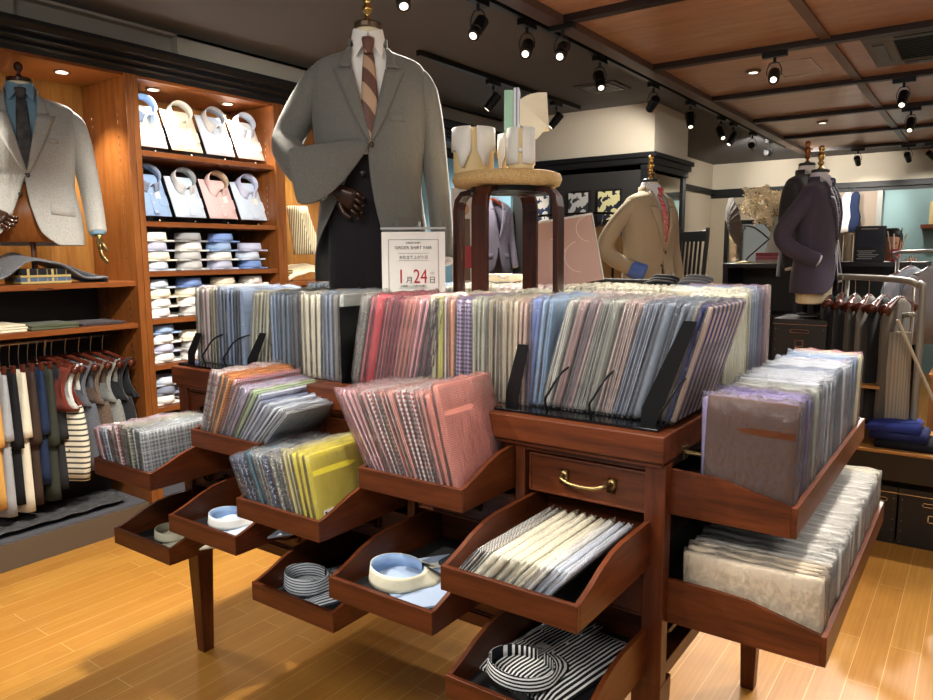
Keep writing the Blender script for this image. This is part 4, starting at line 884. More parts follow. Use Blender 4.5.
def clip_hanger(y, label, mat, L1, L2, wd=.2):
    t = thing('clip_hanger', (-3.95, y, 1.085), 'chrome clip hanger holding the ' + label, 'hanger', 'clip hangers on the left rail')
    MB().tube([(0, 0, .012), (.012, 0, .006), (.008, 0, -.012), (0, 0, -.06), (0, 0, -.115)], .0022, 6).build('hook', CHROME, t, smooth=True)
    MB().cyl((-.09, 0, -.115), (.12, 0, -.115), .004).build('bar', CHROME, t); 
    MB().box(.105, .125, -.008, .008, -.135, -.095).build('clip', HW, t, bevel=.003)
    g = thing('hanging_trousers', (-3.95, y, 1.085), label, 'trousers', 'trousers hanging on the left rail', R(32)); t.rotation_euler = (0, 0, R(32))
    def slab(x0, x1, z0, z1, th_, sg_):
        rs = []
        for i in range(9):
            f = i / 8; z = z0 + (z1 - z0) * f; w2 = (x1 - x0) / 2 * (1 + .12 * f) ; cx = (x0 + x1) / 2; tt = th_ * (.6 + .9 * f)
            rs.append([(cx + w2 * math.copysign(abs(math.cos(a)) ** .5, math.cos(a)) + .0, tt * math.copysign(abs(math.sin(a)) ** .7, math.sin(a)) + .006 * math.sin(a * 5 + f * 2 + sg_) + sg_ * .01, z) for a in [2 * math.pi * k / 20 for k in range(20)]])
        return MB().rings(rs)
    slab(-.1, .12, -.12, -.12 - L1, .019, .3).build('front_leg', mat, g, smooth=True)
    slab(-.1, .1, -.14, -.12 - L2, .016, 1.2).build('rear_leg', mat, g, smooth=True)
specs = [('ochre', 'c89850', .32, .56), ('grey', '9a9da0', .30, .6), ('black', '15161a', .34, .56), ('stone', 'd8d0ba', .3, .6), ('dark brown', '3a2c24', .34, .58), ('indigo denim', '1c2a44', .3, .5), ('dark olive', '33362e', .36, .58), ('charcoal', '26272a', .34, .54), ('ink black', '101218', .4, .5)]
for k, (n, c, a, b) in enumerate(specs):
    a = a * 1.15; b = min(.74, b * 1.22)
    clip_hanger(1.425 + .043 * k, '%s trousers, %s from the left on the cabinet rail' % (n, ordn(k + 1)), fabric('trouser_' + n.replace(' ', '_'), c, 'plain', c, 1, wr=.6), a, b)
def hanger_mesh(t, L=.21, rr=1):
    MB().tube([(0, 0, .012), (.012, 0, .006), (.008, 0, -.012), (0, 0, -.05), (0, 0, -.085)], .0022, 6).build('hook', CHROME, t, smooth=True)
    MB().tube([(-L, 0, -.15), (-L * .6, 0, -.125), (0, 0, -.088), (L * .6, 0, -.125), (L, 0, -.15)], [.02 * rr, .014 * rr, .011, .014 * rr, .022 * rr], 10).build('shoulder_bar', HW, t, smooth=True)
def vest(y, c, label, c2=None, body=None, L=.62):
    h = thing('wooden_hanger', (-3.95, y, 1.085), 'wooden hanger holding the ' + label, 'hanger', 'wooden hangers on the left rail'); hanger_mesh(h, .19)
    g = thing('knit_vest', (-3.95, y, 1.085), label, 'vest', 'knit vests hanging at the right of the left rail', R(22)); h.rotation_euler = (0, 0, R(22))
    mt = tweed('vest_' + c, c, c2 or c, 160)
    for s in (-1, 1):
        rows = []
        for i in range(9):
            f = i / 8; z = -.105 - f * .24; th_ = .012 + .035 * f; w2 = .17 - .05 * math.sin(f * math.pi * .9) + .03 * f
            sh = .05 * (1 - f)
            rows.append([(x, s * th_ + .004 * math.sin(x * 30), z - .035 * abs(x / .17) * (1 - f)) for x in [-w2 + 2 * w2 * q / 8 for q in range(9)]])
        MB().sheet(rows).build('shoulder_panel', mt, g, smooth=True, solid=.008)
    rs = []
    for i in range(7):
        f = i / 6; z = -.34 - f * (L - .34); a = .155 + .03 * math.sin(f * 2.6); b = .047 - .01 * f
        rs.append([(a * math.cos(t_), b * math.sin(t_) + .004 * math.sin(t_ * 5), z) for t_ in [2 * math.pi * k / 24 for k in range(24)]])
    MB().rings(rs, cap=False).build('body', body or mt, g, smooth=True, solid=.006)
    m = MB()
    for s in (-1, 1): m.tube([(.17, s * .012, -.12), (.125, s * .03, -.2), (.13, s * .04, -.28), (.165, s * .03, -.345)], .006, 8)
    m.build('armhole_trim', mt, g, smooth=True)
vest(1.80, 'b4b4ae', 'light grey knit vest with black striped body on the rail', 'd0d0ca', fabric('striped_knit', 'd8d2bc', 'hstripe', '4a4844', 34, duty=.35), L=.74)
vest(1.87, '4c5058', 'slate knit vest behind the striped light grey one', '5e626a', L=.7)
vest(1.94, '4a3c34', 'brown patterned knit vest, middle of the vests', '6e5e50', L=.62)
vest(2.005, '70726f', 'mid grey knit vest near the cabinet side', '888a86', L=.6)
vest(2.07, '1c1e22', 'black knit vest closest to the cabinet side panel', '2a2c30', L=.6)
vest(1.765, '5e2418', 'rust red knit vest behind the light grey one', '6e3022', L=.36)
# draped dark cloths on the plinth
rows = [[(-4.1 + .27 * j / 8, 1.2 + .9 * i / 14, .15 + .035 * abs(math.sin(i * 1.3 + j * .7))) for j in range(9)] for i in range(15)]
tag(MB().sheet(rows).build('draped_cloth', fabric('black_cloth', '141416', wr=.6), smooth=True, solid=.01, sub=1), 'black cloth heaped on the plinth below the hanging trousers', 'cloth')
# ================================================================== BAY THREE contents
rows = [[(-3.98 + .2 * j / 6, 3.28 + .5 * i / 12, 1.35 + .10 * math.sin(i / 12 * math.pi) ** .6 * (1 - .5 * (j / 6) ** 2) + .006 * math.sin(i * 2 + j)) for j in range(7)] for i in range(13)]
tag(MB().sheet(rows).build('cream_sweater', tweed('cream_knit', 'c8bc98', 'e4dabc', 160), smooth=True, solid=.02, sub=1), 'cream knit sweater draped on the shelf left of the sign', 'sweater')
for k, (y, c, l) in enumerate(((3.42, '3a322a', 'dark striped scarf hanging in the cabinet behind the sleeve'), (3.5, 'd8ccae', 'cream ribbed scarf hanging beside the dark striped one'))):
    rs = [[(-3.9 + .05 * math.cos(a) + .05 * f, y + (.03 + .05 * f) * math.sin(a) + .05 * f, 1.85 - .33 * f) for a in [2 * math.pi * q / 20 for q in range(20)]] for f in [i / 6 for i in range(7)]]
    tag(MB().rings(rs).build('hanging_scarf', fabric('scarf_%d' % k, c, 'stripe', 'd0c4a0' if k == 0 else 'a89c7c', 60), smooth=True), l, 'scarf')
tag(B(-4.0, -3.82, 3.26, 3.34, 1.342, 1.42).build('folded_cloth', fabric('stripe_fold', '4a3a2a', 'hstripe', 'b09a6a', 60), bevel=.01), 'brown striped folded cloth at the left end of the cream sweater shelf', 'cloth')

# ================================================================== TRACK LIGHTS, CEILING FITTINGS
def track(name, p, q, label):
    m = MB(); (x0, y0, z0), (x1, y1, z1) = p, q
    if abs(y1 - y0) > abs(x1 - x0): m.box(x0 - .017, x0 + .017, y0, y1, z0 - .017, z0 + .017)
    else: m.box(x0, x1, y0 - .017, y0 + .017, z0 - .017, z0 + .017)
    return tag(m.build(name, BLKM, bevel=.003), label, 'track')
track('lighting_track', (-2.05, 1.2, 2.733), (-2.05, 9.3, 2.733), 'long black lighting track along the edge of the wood ceiling')
track('lighting_track', (-2.92, 3.6, 2.733), (-2.92, 5.75, 2.733), 'short black lighting track on dark ceiling behind the stool')
def track_light(loc, tgt, label, e=30, ang=45, along='y', sc=1.0, zt=2.716):
    t = thing('track_spotlight', (loc[0], loc[1], zt), label, 'spotlight', 'black track spotlights on the ceiling')
    dx, dy = (.02, .07) if along == 'y' else (.07, .02)
    B(-dx, dx, -dy, dy, -.03, 0).build('adapter', BLKM, t, bevel=.003)
    body = Vector((0, 0, -.135)); d = (Vector(tgt) - (Vector((loc[0], loc[1], zt)) + body)).normalized()
    MB().tube([(0, 0, -.03), (0, 0, -.06)], .009, 8, smooth=False).build('stem', BLKM, t)
    sd = d.cross(Vector((0, 0, 1))); sd = sd.normalized() if sd.length > .01 else Vector((1, 0, 0))
    MB().tube([body + sd * .038, Vector((0, 0, -.1)) + sd * .04, Vector((0, 0, -.062)) + sd * .022, Vector((0, 0, -.06)), Vector((0, 0, -.062)) - sd * .022, Vector((0, 0, -.1)) - sd * .04, body - sd * .038], .003, 6).build('yoke', BLKM, t, smooth=True)
    hd = MB().tube([body - d * .06, body - d * .055, body + d * .03, body + d * .032, body + d * .07, body + d * .072], [.026, .033, .033, .03, .03, .027], 18, smooth=False).build('lamp_head', BLKM, t)
    MB().tube([body + d * .066, body + d * .0735], [.018, .018], 16, smooth=False).build('lens', LENS, hd)
    if e: spot(tuple(Vector((loc[0], loc[1], zt)) + body + d * .08), tgt, e, ang, parent=t, size=.03)
    return t
TL = [(2.43, (-1.7, 2.1, 1.9), 'nearest the top edge above the grey mannequin', 40, 60), (2.98, (-1.9, 1.7, 1.3), 'second along the long track', 60, 55), (3.43, (-1.4, 1.9, 1.4), 'third along the long track', 55, 55), (4.31, (-1.5, 3.6, 1.5), 'fourth along the long track', 40, 55),
      (5.2, (-2.7, 5.9, 2.2), 'fifth along the long track', 13, 80), (6.0, (-1.5, 5.0, .5), 'sixth along the long track', 50, 60), (6.83, (-1.3, 6.0, 1.4), 'seventh along the long track', 40, 60), (7.21, (-2.4, 6.8, 1.8), 'eighth along the long track', 30, 60), (7.9, (-2.4, 10.6, 2.2), 'ninth along the long track', 50, 70), (8.55, (-1.9, 10.6, 2.45), 'last on the far end of the long track', 30, 60)]
for y, tg, l, e, a in TL: track_light((-2.05, y, 0), tg, 'black track spotlight, ' + l, e, a)
for k, y in enumerate((4.43, 5.35)): track_light((-2.92, y, 0), (-3.9, y - .6, 1.2), 'black spotlight on the short track, %s one' % ('nearer' if k == 0 else 'farther'), 30, 60)
for x, y, tg, l, e in ((-1.88, 3.5, (-1.3, 1.6, 1.2), 'on a ceiling beam left of the wood panels', 70), (-1.12, 4.73, (-.6, 2.2, 1.1), 'hanging centrally under the wood ceiling', 60), (-.56, 5.96, (-.6, 4.4, 1.0), 'right of centre with tilted head below air conditioner', 60), (-.61, 7.19, (-.6, 6.2, 1.4), 'second below the air conditioner near right edge', 40),
                       (-1.32, 9.65, (-1.3, 10.6, 2.0), 'far left one on the last beam', 16), (-.82, 9.65, (-.7, 10.6, 2.0), 'middle one on the last beam', 14), (-.6, 9.65, (-.1, 10.6, 2.0), 'far right one on the last beam', 12)):
    track_light((x, y, 0), tg, 'black spotlight ' + l, e, 60, 'x', zt=2.69)
# extra spotlights added to brighten floor, dresser and cabinets, in the same fittings
for k, (x, y, tg, e) in enumerate(((-2.05, 1.3, (-3.4, 1.6, .9), 60), (-2.05, 1.9, (-3.1, 1.2, 0), 70), (-2.05, .9, (-1.3, 1.3, .8), 45), (-.1, 3.5, (-.15, 2.6, .4), 42), (-.2, 2.27, (-.35, 1.7, .7), 28), (-1.2, 1.04, (-.75, 1.3, .7), 20), (-.1, 4.73, (-.35, 3.9, 0), 34), (-2.05, 2.15, (-3.9, 2.7, 1.4), 38), (-2.05, 1.6, (-3.9, 3.3, 1.6), 30))):
    track_light((x, y, 0), tg, 'added black ceiling spotlight above the %s of the room' % ('left cabinet', 'left floor', 'dresser front', 'right floor', 'dresser end', 'near aisle', 'right aisle', 'shirt cabinet', 'rear cabinet')[k], e, 65, 'y' if x < -2 else 'x', zt=2.716 if x < -2 else 2.69)
for x, y, l in ((-1.38, 5.27, 'near'), (-1.365, 7.69, 'far')):
    t = thing('smoke_detector' if False else 'ceiling_downlight', (x, y, 2.725), 'small round recessed downlight in wood ceiling, %s one' % l, 'downlight', 'recessed downlights in the wood ceiling')
    MB().lathe([(.05, -.004), (.045, -.012), (.03, -.014)], n=24).build('rim', GREYM, t, smooth=True); MB().lathe([(.029, -.0125), (.029, -.0145)], n=16).build('lens', LENS, t)
ac_ = thing('ceiling_air_conditioner', (-.2, 5.17, 2.725), 'grey cassette air conditioner in the wood ceiling at upper right', 'air conditioner')
m = MB().box(-.48, .48, -.38, -.27, -.03, 0).box(-.48, .48, .27, .38, -.03, 0).box(-.48, -.33, -.27, .27, -.03, 0).box(.33, .48, -.27, .27, -.03, 0); m.build('cassette_frame', plain('cassette_grey', '6a6862', .5), ac_, bevel=.004)
for s in (-1, 1): B(-.32, .32, s * .325 - .03, s * .325 + .03, -.038, -.028).build('louvre', plain('louvre_dark', '3a3835', .4), ac_, bevel=.003); B(s * .41 - .03, s * .41 + .03, -.22, .22, -.038, -.028).build('louvre', plain('louvre_grey', '55534e', .4), ac_, bevel=.003)
m = MB().box(-.33, .33, -.27, .27, -.012, -.008)
for k in range(13): m.box(-.33, .33, -.26 + k * .043, -.25 + k * .043, -.024, -.012)
m.build('intake_grille', plain('grille_black', '1c1a17', .4), ac_)
ht = thing('ceiling_hatch', (-1.0, 5.35, 2.722), 'thin metal outlined access hatch in the wood ceiling', 'hatch')
m = MB()
for a in ((-.25, .0, -.22, -.215), (-.25, .0, .215, .22), (-.005, 0, -.22, .22), (-.25, -.245, -.22, .22)): m.box(a[0], a[1], a[2], a[3], -.004, .002)
m.build('metal_trim', CHROME, ht)
vt = thing('ceiling_vent', (-2.45, 5.2, 2.75), 'small black slotted ceiling vent on the dark ceiling', 'vent'); B(-.16, .16, -.16, .16, -.008, 0).build('frame', plain('vent_grey', '3a3733', .6), vt)
m = MB();
for k in range(6): m.box(-.12, .12, -.12 + k * .045, -.10 + k * .045, -.014, -.008)
m.build('slots', BLACK, vt)

# ================================================================== MIDDLE BACKGROUND
for x, z0, z1, w_, l, c in ((-3.36, 1.80, 2.03, .17, 'leftmost of three small fashion photographs on dark wall', ('2a3a58', 'd8d4cc')), (-2.98, 1.80, 2.04, .19, 'middle of three small fashion photographs on dark wall', ('3a3c40', 'c8c8c4')), (-2.69, 1.80, 2.04, .2, 'rightmost fashion photograph on dark wall beside beige mannequin', ('2a2c3c', 'e4dfa8'))):
    t = thing('framed_photograph', (x, 5.885, z0), l, 'picture', 'fashion photographs on the dark wall')
    B(-w_ / 2 - .015, w_ / 2 + .015, -.008, .012, -.015, z1 - z0 + .015).build('frame', BLACK, t, bevel=.002); B(-w_ / 2, w_ / 2, -.012, -.008, 0, z1 - z0).build('print', fabric('print_' + c[1], c[0], 'heather', c[1], 3, wr=0), t)
# poster seen between stool legs
t = thing('poster', (-3.52, 4.9, 1.2), 'fashion poster of standing person with red bag between stool legs', 'poster'); t.rotation_euler = (0, 0, R(35))
MB().box(-.01, .01, .02, .04, -1.2, .8).box(-.15, .15, -.1, .15, -1.2, -1.18).build('stand', BLKM, t); B(-.1, .1, 0, .01, 0, .85).build('sheet', plain('poster_pale', 'cfcac0', .5), t)
m = MB().box(-.05, .05, -.003, 0, .1, .6); m.build('printed_coat', plain('poster_brown', '6a5442', .6), t); B(-.09, -.05, -.0035, 0, .12, .5).build('printed_shadow', plain('poster_dark', '2a2624', .6), t)
MB().sphere((0, 0, .68), .045, 10, 1.2).build('printed_head', plain('poster_skin', 'b08868', .6), t, smooth=True, tf=Matrix.Diagonal((1, .08, 1, 1))); B(.0, .07, -.005, 0, .2, .38).build('printed_bag', plain('poster_red', 'a02028', .5), t)
# slatted chair
ch = thing('slatted_chair', (-1.86, 4.82, 0), 'tall black slat-back wooden chair right of the beige mannequin', 'chair'); ch.rotation_euler = (0, 0, R(-38))
CB = plain('chair_black', '1c1a18', .4)
def lean(x, z): return (x, .22 - .12 * (z - .5), z)
for s in (-1, 1):
    MB().tube([(s * .17, .2, 0), (s * .17, .2, .45), (s * .155, .305, 1.68)], [.02, .02, .017], 4, smooth=False).build('rear_leg', CB, ch)
    MB().tube([(s * .18, -.2, 0), (s * .18, -.2, .6)], [.018, .02], 4, smooth=False).build('front_leg', CB, ch)
B(-.2, .2, -.22, .22, .6, .64).build('seat', CB, ch, bevel=.006)
MB().box(-.16, .16, .285, .312, 1.59, 1.66).build('top_rail', CB, ch, bevel=.005); MB().box(-.16, .16, .262, .285, 1.30, 1.35).build('lower_rail', CB, ch, bevel=.004)
for k in range(5): MB().tube([(-.1 + .05 * k, .272, 1.34), (-.1 + .05 * k, .29, 1.60)], [.011, .011], 4, smooth=False).build('slat', CB, ch)
# small garment rails behind
def rail_stand(name, x0, x1, y, z, label, rmat, r=.012, base=0):
    t = thing(name, ((x0 + x1) / 2, y, 0), label, 'clothes rail')
    MB().tube([(x0, y, z * .97), (x0 + .02, y, z), (x1 - .02, y, z), (x1, y, z * .97)], r, 10).build('top_rail', rmat, t, world=True, smooth=True)
    for x in (x0, x1): MB().cyl((x, y, base), (x, y, z * .975), r).build('upright', rmat, t, world=True, smooth=True); B(x - .02, x + .02, y - .2, y + .2, 0, .025).build('foot', rmat, t, world=True, bevel=.004)
    return t
rail_stand('clothes_rail', -1.95, -1.2, 3.5, 1.37, 'dark low clothes rail in front of the beige mannequin', DARKG)
rail_stand('clothes_rail', -3.15, -2.45, 5.45, 1.83, 'dark clothes rail with white shirts by dark wall', BLKM, .01)
def garment(t, mat, L=.6, w_=.21, th_=.036, sleeves=True):
    rs = []
    for f, a, b in ((0, .04, .02), (.04, .1, .035), (.1, w_ * .9, th_ * .8), (.16, w_, th_), (.5, w_ * .92, th_ * 1.05), (1, w_ * 1.02, th_ * 1.1)):
        rs.append([(a * math.cos(q) , b * math.sin(q) + .006 * math.sin(q * 6 + f * 3) * f, -.09 - f * L) for q in [2 * math.pi * k / 28 for k in range(28)]])
    MB().rings(rs).build('body', mat, t, smooth=True)
    if sleeves:
        for s in (-1, 1): MB().tube([(s * w_ * .8, 0, -.15), (s * w_ * 1.02, 0, -.25), (s * w_ * 1.1, -.01, -.45), (s * w_ * 1.1, -.02, -.12 - L * .9)], [.03, .045, .04, .035], 10, flat=.8).build('sleeve', mat, t, smooth=True)
def hang(x, y, z, rz, mat, label, group, L=.6, hl=.2, name='hanging_garment', cat='garment', sl=True, hw=None):
    h = thing('wooden_hanger', (x, y, z), 'wooden hanger of the ' + label, 'hanger', 'hangers: ' + group); h.rotation_euler = (0, 0, R(rz)); hanger_mesh(h, hl, 1 if cat != 'jacket' else 1.5)
    g = thing(name, (x, y, z), label, cat, group); g.rotation_euler = (0, 0, R(rz)); garment(g, mat, L, sleeves=sl)
for k, (c, n) in enumerate((('e4e0d4', 'white'), ('2c3860', 'navy'), ('d8d4c6', 'off white'), ('b09060', 'tan'))):
    hang(-3.0 + .15 * k, 5.45, 1.82, 70, solidf('bg_' + n.replace(' ', '_'), c), '%s shirt hanging near dark wall, %s from left' % (n, ordn(k + 1)), 'shirts on the dark wall rail', .55, .15)
# ================================================================== RIGHT BACKGROUND
def cab(name, x0, x1, y0, y1, z0, z1, label, mat=CB, shelf=True):
    t = thing(name, ((x0 + x1) / 2, (y0 + y1) / 2, z0), label, 'cabinet')
    B(x0 - .01, x1 + .01, y0 - .01, y1, z1 - .035, z1).build('worktop', mat, t, world=True, bevel=.003)
    for x in (x0, x1 - .03): B(x, x + .03, y0, y1, z0, z1 - .035).build('side_panel', mat, t, world=True)
    B(x0, x1, y1 - .02, y1, z0, z1 - .035).build('back_panel', mat, t, world=True)
    for z in (z0 + .02, z0 + (z1 - z0) * .4, z0 + (z1 - z0) * .72): B(x0 + .03, x1 - .03, y0 + .01, y1 - .02, z, z + .02).build('shelf', mat, t, world=True)
    return t
cab('display_counter', -1.66, -1.12, 5.75, 6.2, 0, 1.43, 'dark counter carrying the lamp and the dried flowers')
cab('display_counter', -1.10, -.36, 6.0, 6.45, 0, 1.44, 'long dark counter behind the clothes rack carrying signs')
# framed mirror leaning behind lamp
t = thing('standing_mirror', (-1.75, 7.3, 0), 'black framed standing mirror behind the desk lamp', 'mirror')
MB().box(-.37, -.33, 0, .04, 0, 1.82).box(.33, .37, 0, .04, 0, 1.82).box(-.33, .33, 0, .04, 1.78, 1.82).build('frame', BLACK, t); B(-.33, .33, .02, .03, 0, 1.78).build('glass', plain('mirror_glass', 'd8d4c8', .03, 1), t)
# lamp
lp = thing('desk_lamp', (-1.54, 5.9, 1.43), 'desk lamp with dark pleated fan shade on the dark counter', 'lamp')
MB().lathe([(.085, 0), (.085, .008), (.03, .016), (.012, .02)], n=28).build('base', BRASS, lp, smooth=True)
MB().tube([(0, 0, .015), (.02, 0, .05), (.15, 0, .17), (.155, 0, .19), (.06, -.02, .27), (-.02, -.02, .29)], .006, 8, sub=2).build('arm', plain('lamp_brown', '3a2a20', .4, .5), lp, smooth=True)
rs = []
for i in range(7):
    f = i / 6; r = .02 + .17 * f; rs.append([(-.03 - .05 * (1 - f * f) + .006 * (j % 2) * f, math.cos(2 * math.pi * j / 40) * r * .8, .33 + math.sin(2 * math.pi * j / 40) * r) for j in range(40)])
MB().rings(rs, cap=False).build('pleated_shade', plain('shade_grey', '6e6a66', .7), lp, solid=.003, tf=Matrix.Rotation(R(32), 4, 'Z') @ Matrix.Rotation(R(-12), 4, 'Y'))
# flowers
bk = [(-1.28, 'ab3a44', 0), (-1.28, 'd0707a', 1), (-1.28, 'd8c8b0', 2)]
for k, (x, c, n) in enumerate(((0, 'd9cdb8', 'cream'), (0, 'c86a78', 'pink'), (0, 'a83a48', 'red'))):
    t = thing('book', (-1.34, 5.95, 1.431 + .027 * k), '%s book, %s of the stack below the flower vase' % (n, ('bottom', 'middle', 'top')[k]), 'book', 'books below the vase')
    B(-.12, .12, -.09, .09, 0, .025).build('cover', plain('book_' + n, c, .5), t, bevel=.002); B(-.117, .121, -.087, .087, .004, .021).build('pages', WHITE, t)
vs = thing('flower_vase', (-1.33, 5.95, 1.512), 'tall pale glass vase under the dried flowers', 'vase')
MB().lathe([(.075, 0), (.08, .01), (.06, .12), (.045, .22), (.055, .27), (.05, .268)], n=28, cap=False).build('body', plain('milk_glass', 'c4d0c8', .2), vs, smooth=True)
fl = thing('dried_flowers', (-1.33, 5.95, 1.54), 'bunch of cream dried flowers in the pale vase', 'flowers')
fr_ = random.Random(5); mS = MB(); 
for k in range(30):
    a = fr_.uniform(0, 6.28); r = fr_.uniform(.03, .21); h = fr_.uniform(.22, .46); tx, ty = r * math.cos(a) - .06, r * math.sin(a)
    pts = [(0, 0, 0), (tx * .25, ty * .25, h * .45), (tx * .7, ty * .7, h * .8), (tx, ty, h)]; mS.tube(pts, .003, 5)
    m = MB()
    for q in range(9):
        c = Vector((tx, ty, h)) + Vector([fr_.uniform(-.045, .045) for _ in range(3)])
        for pq in range(5):
            aa = pq * 1.256; m.add([c, c + Vector((.018 * math.cos(aa), .01, .018 * math.sin(aa))), c + Vector((.026 * math.cos(aa + .5), -.006, .026 * math.sin(aa + .5))), c + Vector((.018 * math.cos(aa + 1), .01, .018 * math.sin(aa + 1)))], [(0, 1, 2, 3)])
    m.build('blossom_cluster', plain('dried_petal', 'fff4da', .8), fl)
mS.build('stems', plain('dry_stem', 'a08c60', .8), fl, smooth=True)
# counter signs and odds
t = thing('counter_sign', (-.72, 6.1, 1.44), 'dark navy information sign panel on the long counter', 'sign'); B(-.1, .1, 0, .012, 0, .26).build('panel', BLACK, t, bevel=.002); B(-.085, .085, -.002, 0, .11, .22).build('navy_field', plain('sign_navy', '1c2238', .5), t)
m = MB()
for k in range(5): m.box(-.08 + .01 * (k % 2), .02 + .02 * (k % 3), -.003, 0, .02 + .014 * k, .026 + .014 * k)
m.box(-.06, .05, -.003, 0, .236, .242); m.build('printed_lines', plain('sign_white', 'b8b8b4', .5), t)
t = thing('leaflet_holder', (-.97, 6.1, 1.44), 'white tilted price leaflet left of the dark sign', 'leaflet'); t.rotation_euler = (R(-12), R(-12), 0); B(-.07, .07, 0, .006, 0, .24).build('leaflet', WHITE, t)
m = MB()
for k in range(5): m.box(-.05, .0, -.002, 0, .04 + .035 * k, .05 + .035 * k); m.box(.015, .05, -.002, 0, .035 + .035 * k, .055 + .035 * k)
m.build('printed_blocks', plain('leaflet_blue', '4a5a78', .5), t)
# hanging samples
for k, (x, c, l, n) in enumerate(((-1.53, 'f0ece2', 'white cloth shirt sample hanging from the back wall moulding above the counter', 'white'), (-1.44, '1e2a48', 'navy cloth sample hanging beside the white one', 'navy'))):
    rs = [[(x + .07 * math.cos(a) * w_ + .01 * math.sin(z * 20), 10.5 + .03 * math.sin(a) * w_, z) for a in [2 * math.pi * q / 14 for q in range(14)]] for z, w_ in ((2.26, .4), (2.2, .8), (2.08, .75), (1.95, 1.0), (1.84, 1.1), (1.76, .7))]
    t = thing('hanging_sample', (x, 10.5, 1.76), l, 'cloth sample'); MB().rings(rs).build('cloth', solidf('sample_' + n, c), t, smooth=True, world=True); MB().tube([(x, 10.5, 2.25), (x, 10.5, 2.31), (x, 10.62, 2.33)], .004, 5).build('cord', BLACK, t, world=True)
for k in range(7):
    x = -1.5 + k * .075; c = ('8a7c6a', 'a89a84', '6e6254', 'b4a890')[k % 4]
    tag(MB().lathe([(.03, 0), (.034, .01), (.034, .3), (.026, .31)], (x + .3, 6.9, 1.36), 14).build('fabric_roll', fabric('roll_' + c, c, c2=c), smooth=True), 'upright %s cloth roll behind the long counter, %s from left' % (('taupe', 'sand', 'brown', 'beige')[k % 4], ordn(k + 1)), 'cloth roll', 'cloth rolls behind the counter')
tag(B(-1.3, -.65, 6.8, 7.05, 0, 1.36).build('low_cabinet', plain('brown_cab', '3a2a22', .5), bevel=.004), 'brown low cabinet carrying the upright cloth rolls', 'cabinet')
# pen pot
t = thing('pen_pot', (-.55, 6.08, 1.44), 'red pot of pens and rulers on the right of the counter', 'pen pot'); MB().lathe([(.03, 0), (.033, .09), (.03, .09), (.028, .01)], n=16, cap=False).build('pot', plain('pot_red', 'b03048', .4), t, smooth=True)
for k, (dx, dy, h, c) in enumerate(((-.06, 0, .22, 'd8d4c8'), (-.02, .02, .2, 'e8e4d8'), (.03, 0, .24, '4a5a50'), (.06, .01, .2, 'c8b890'))): MB().cyl((dx * .3, dy * .3, .01), (dx, dy, h), .005, n=6).build('pen', plain('pen_' + c, c, .4), t)
# person behind the counter
pn = thing('person', (-.71, 7.45, 0), 'person with dark hair in dark suit standing behind the counter', 'person'); pn.rotation_euler = (0, 0, R(8))
skin = plain('skin', 'c08a68', .5)
m = MB(); m.rings([[(a * math.cos(t_), y0 + b * math.sin(t_), z) for t_ in [2 * math.pi * k / 20 for k in range(20)]] for z, a, b, y0 in ((1.38, .055, .055, .01), (1.44, .05, .052, .01), (1.47, .045, .06, -.01), (1.485, .05, .075, -.015), (1.52, .068, .085, -.01), (1.57, .075, .092, 0), (1.62, .076, .095, 0), (1.67, .066, .082, .005), (1.70, .035, .045, .01))])
m.sphere((0, -.098, 1.555), .011, 6, 1.6)
for s in (-1, 1): m.sphere((s * .078, .0, 1.565), .014, 6, 1.7)
m.build('head', skin, pn, smooth=True, sub=1)
m = MB();
for s in (-1, 1): m.sphere((s * .028, -.086, 1.585), .008, 6)
m.build('eyes', BLACK, pn, smooth=True); B(-.02, .02, -.09, -.083, 1.505, 1.511).build('mouth', plain('lips', '8a4a40', .5), pn)
MB().rings([[(a * math.cos(t_), y0 + b * math.sin(t_), z) for t_ in [2 * math.pi * k / 20 for k in range(20)]] for z, a, b, y0 in ((1.56, .08, .06, .045), (1.61, .084, .085, .022), (1.65, .084, .10, .008), (1.69, .07, .088, .005), (1.715, .04, .05, .005))]).build('hair', plain('black_hair', '15110f', .6), pn, smooth=True)
MB().rings([[(a * math.cos(t_), b * math.sin(t_), z) for t_ in [2 * math.pi * k / 24 for k in range(24)]] for z, a, b in ((.02, .16, .1), (.5, .17, .11), (.9, .18, .12), (1.1, .17, .12), (1.3, .22, .12), (1.37, .2, .1), (1.41, .08, .07))]).build('suit', plain('suit_black', '17181c', .8), pn, smooth=True)
for s in (-1, 1):
    MB().tube([(s * .19, 0, 1.35), (s * .235, .01, 1.2), (s * .24, -.02, 1.08), (s * .2, -.18, 1.16), (s * .15, -.28, 1.3)], [.05, .055, .048, .04, .034], 12).build('suit_sleeve', plain('suit_black', '17181c', .8), pn, smooth=True)
    hand(pn, (s * .15, -.29, 1.32), (-s * .1, -.3, 1), (1, 0, 0), skin, curl=.5)
B(-.03, .03, -.127, -.115, 1.2, 1.38).build('shirt_front', SH['white'], pn)
# teal wall shelf with wood item
t = thing('wall_shelf', (-.5, 10.5, 1.78), 'brown wooden wall shelf on the teal wall', 'shelf'); B(-.2, .9, -.15, .12, 0, .05).build('board', WOODM, t, bevel=.003)
for k in range(3): tag(B(-.62 + .13 * k, -.52 + .13 * k, 10.4, 10.55, 1.83, 2.1).build('wooden_block', wood('pale_block', 'a8905c', 'c8b07c', 'z')), 'pale wooden display block on teal wall shelf, %s from left' % ordn(k + 1), 'block', 'wood blocks on the teal shelf')
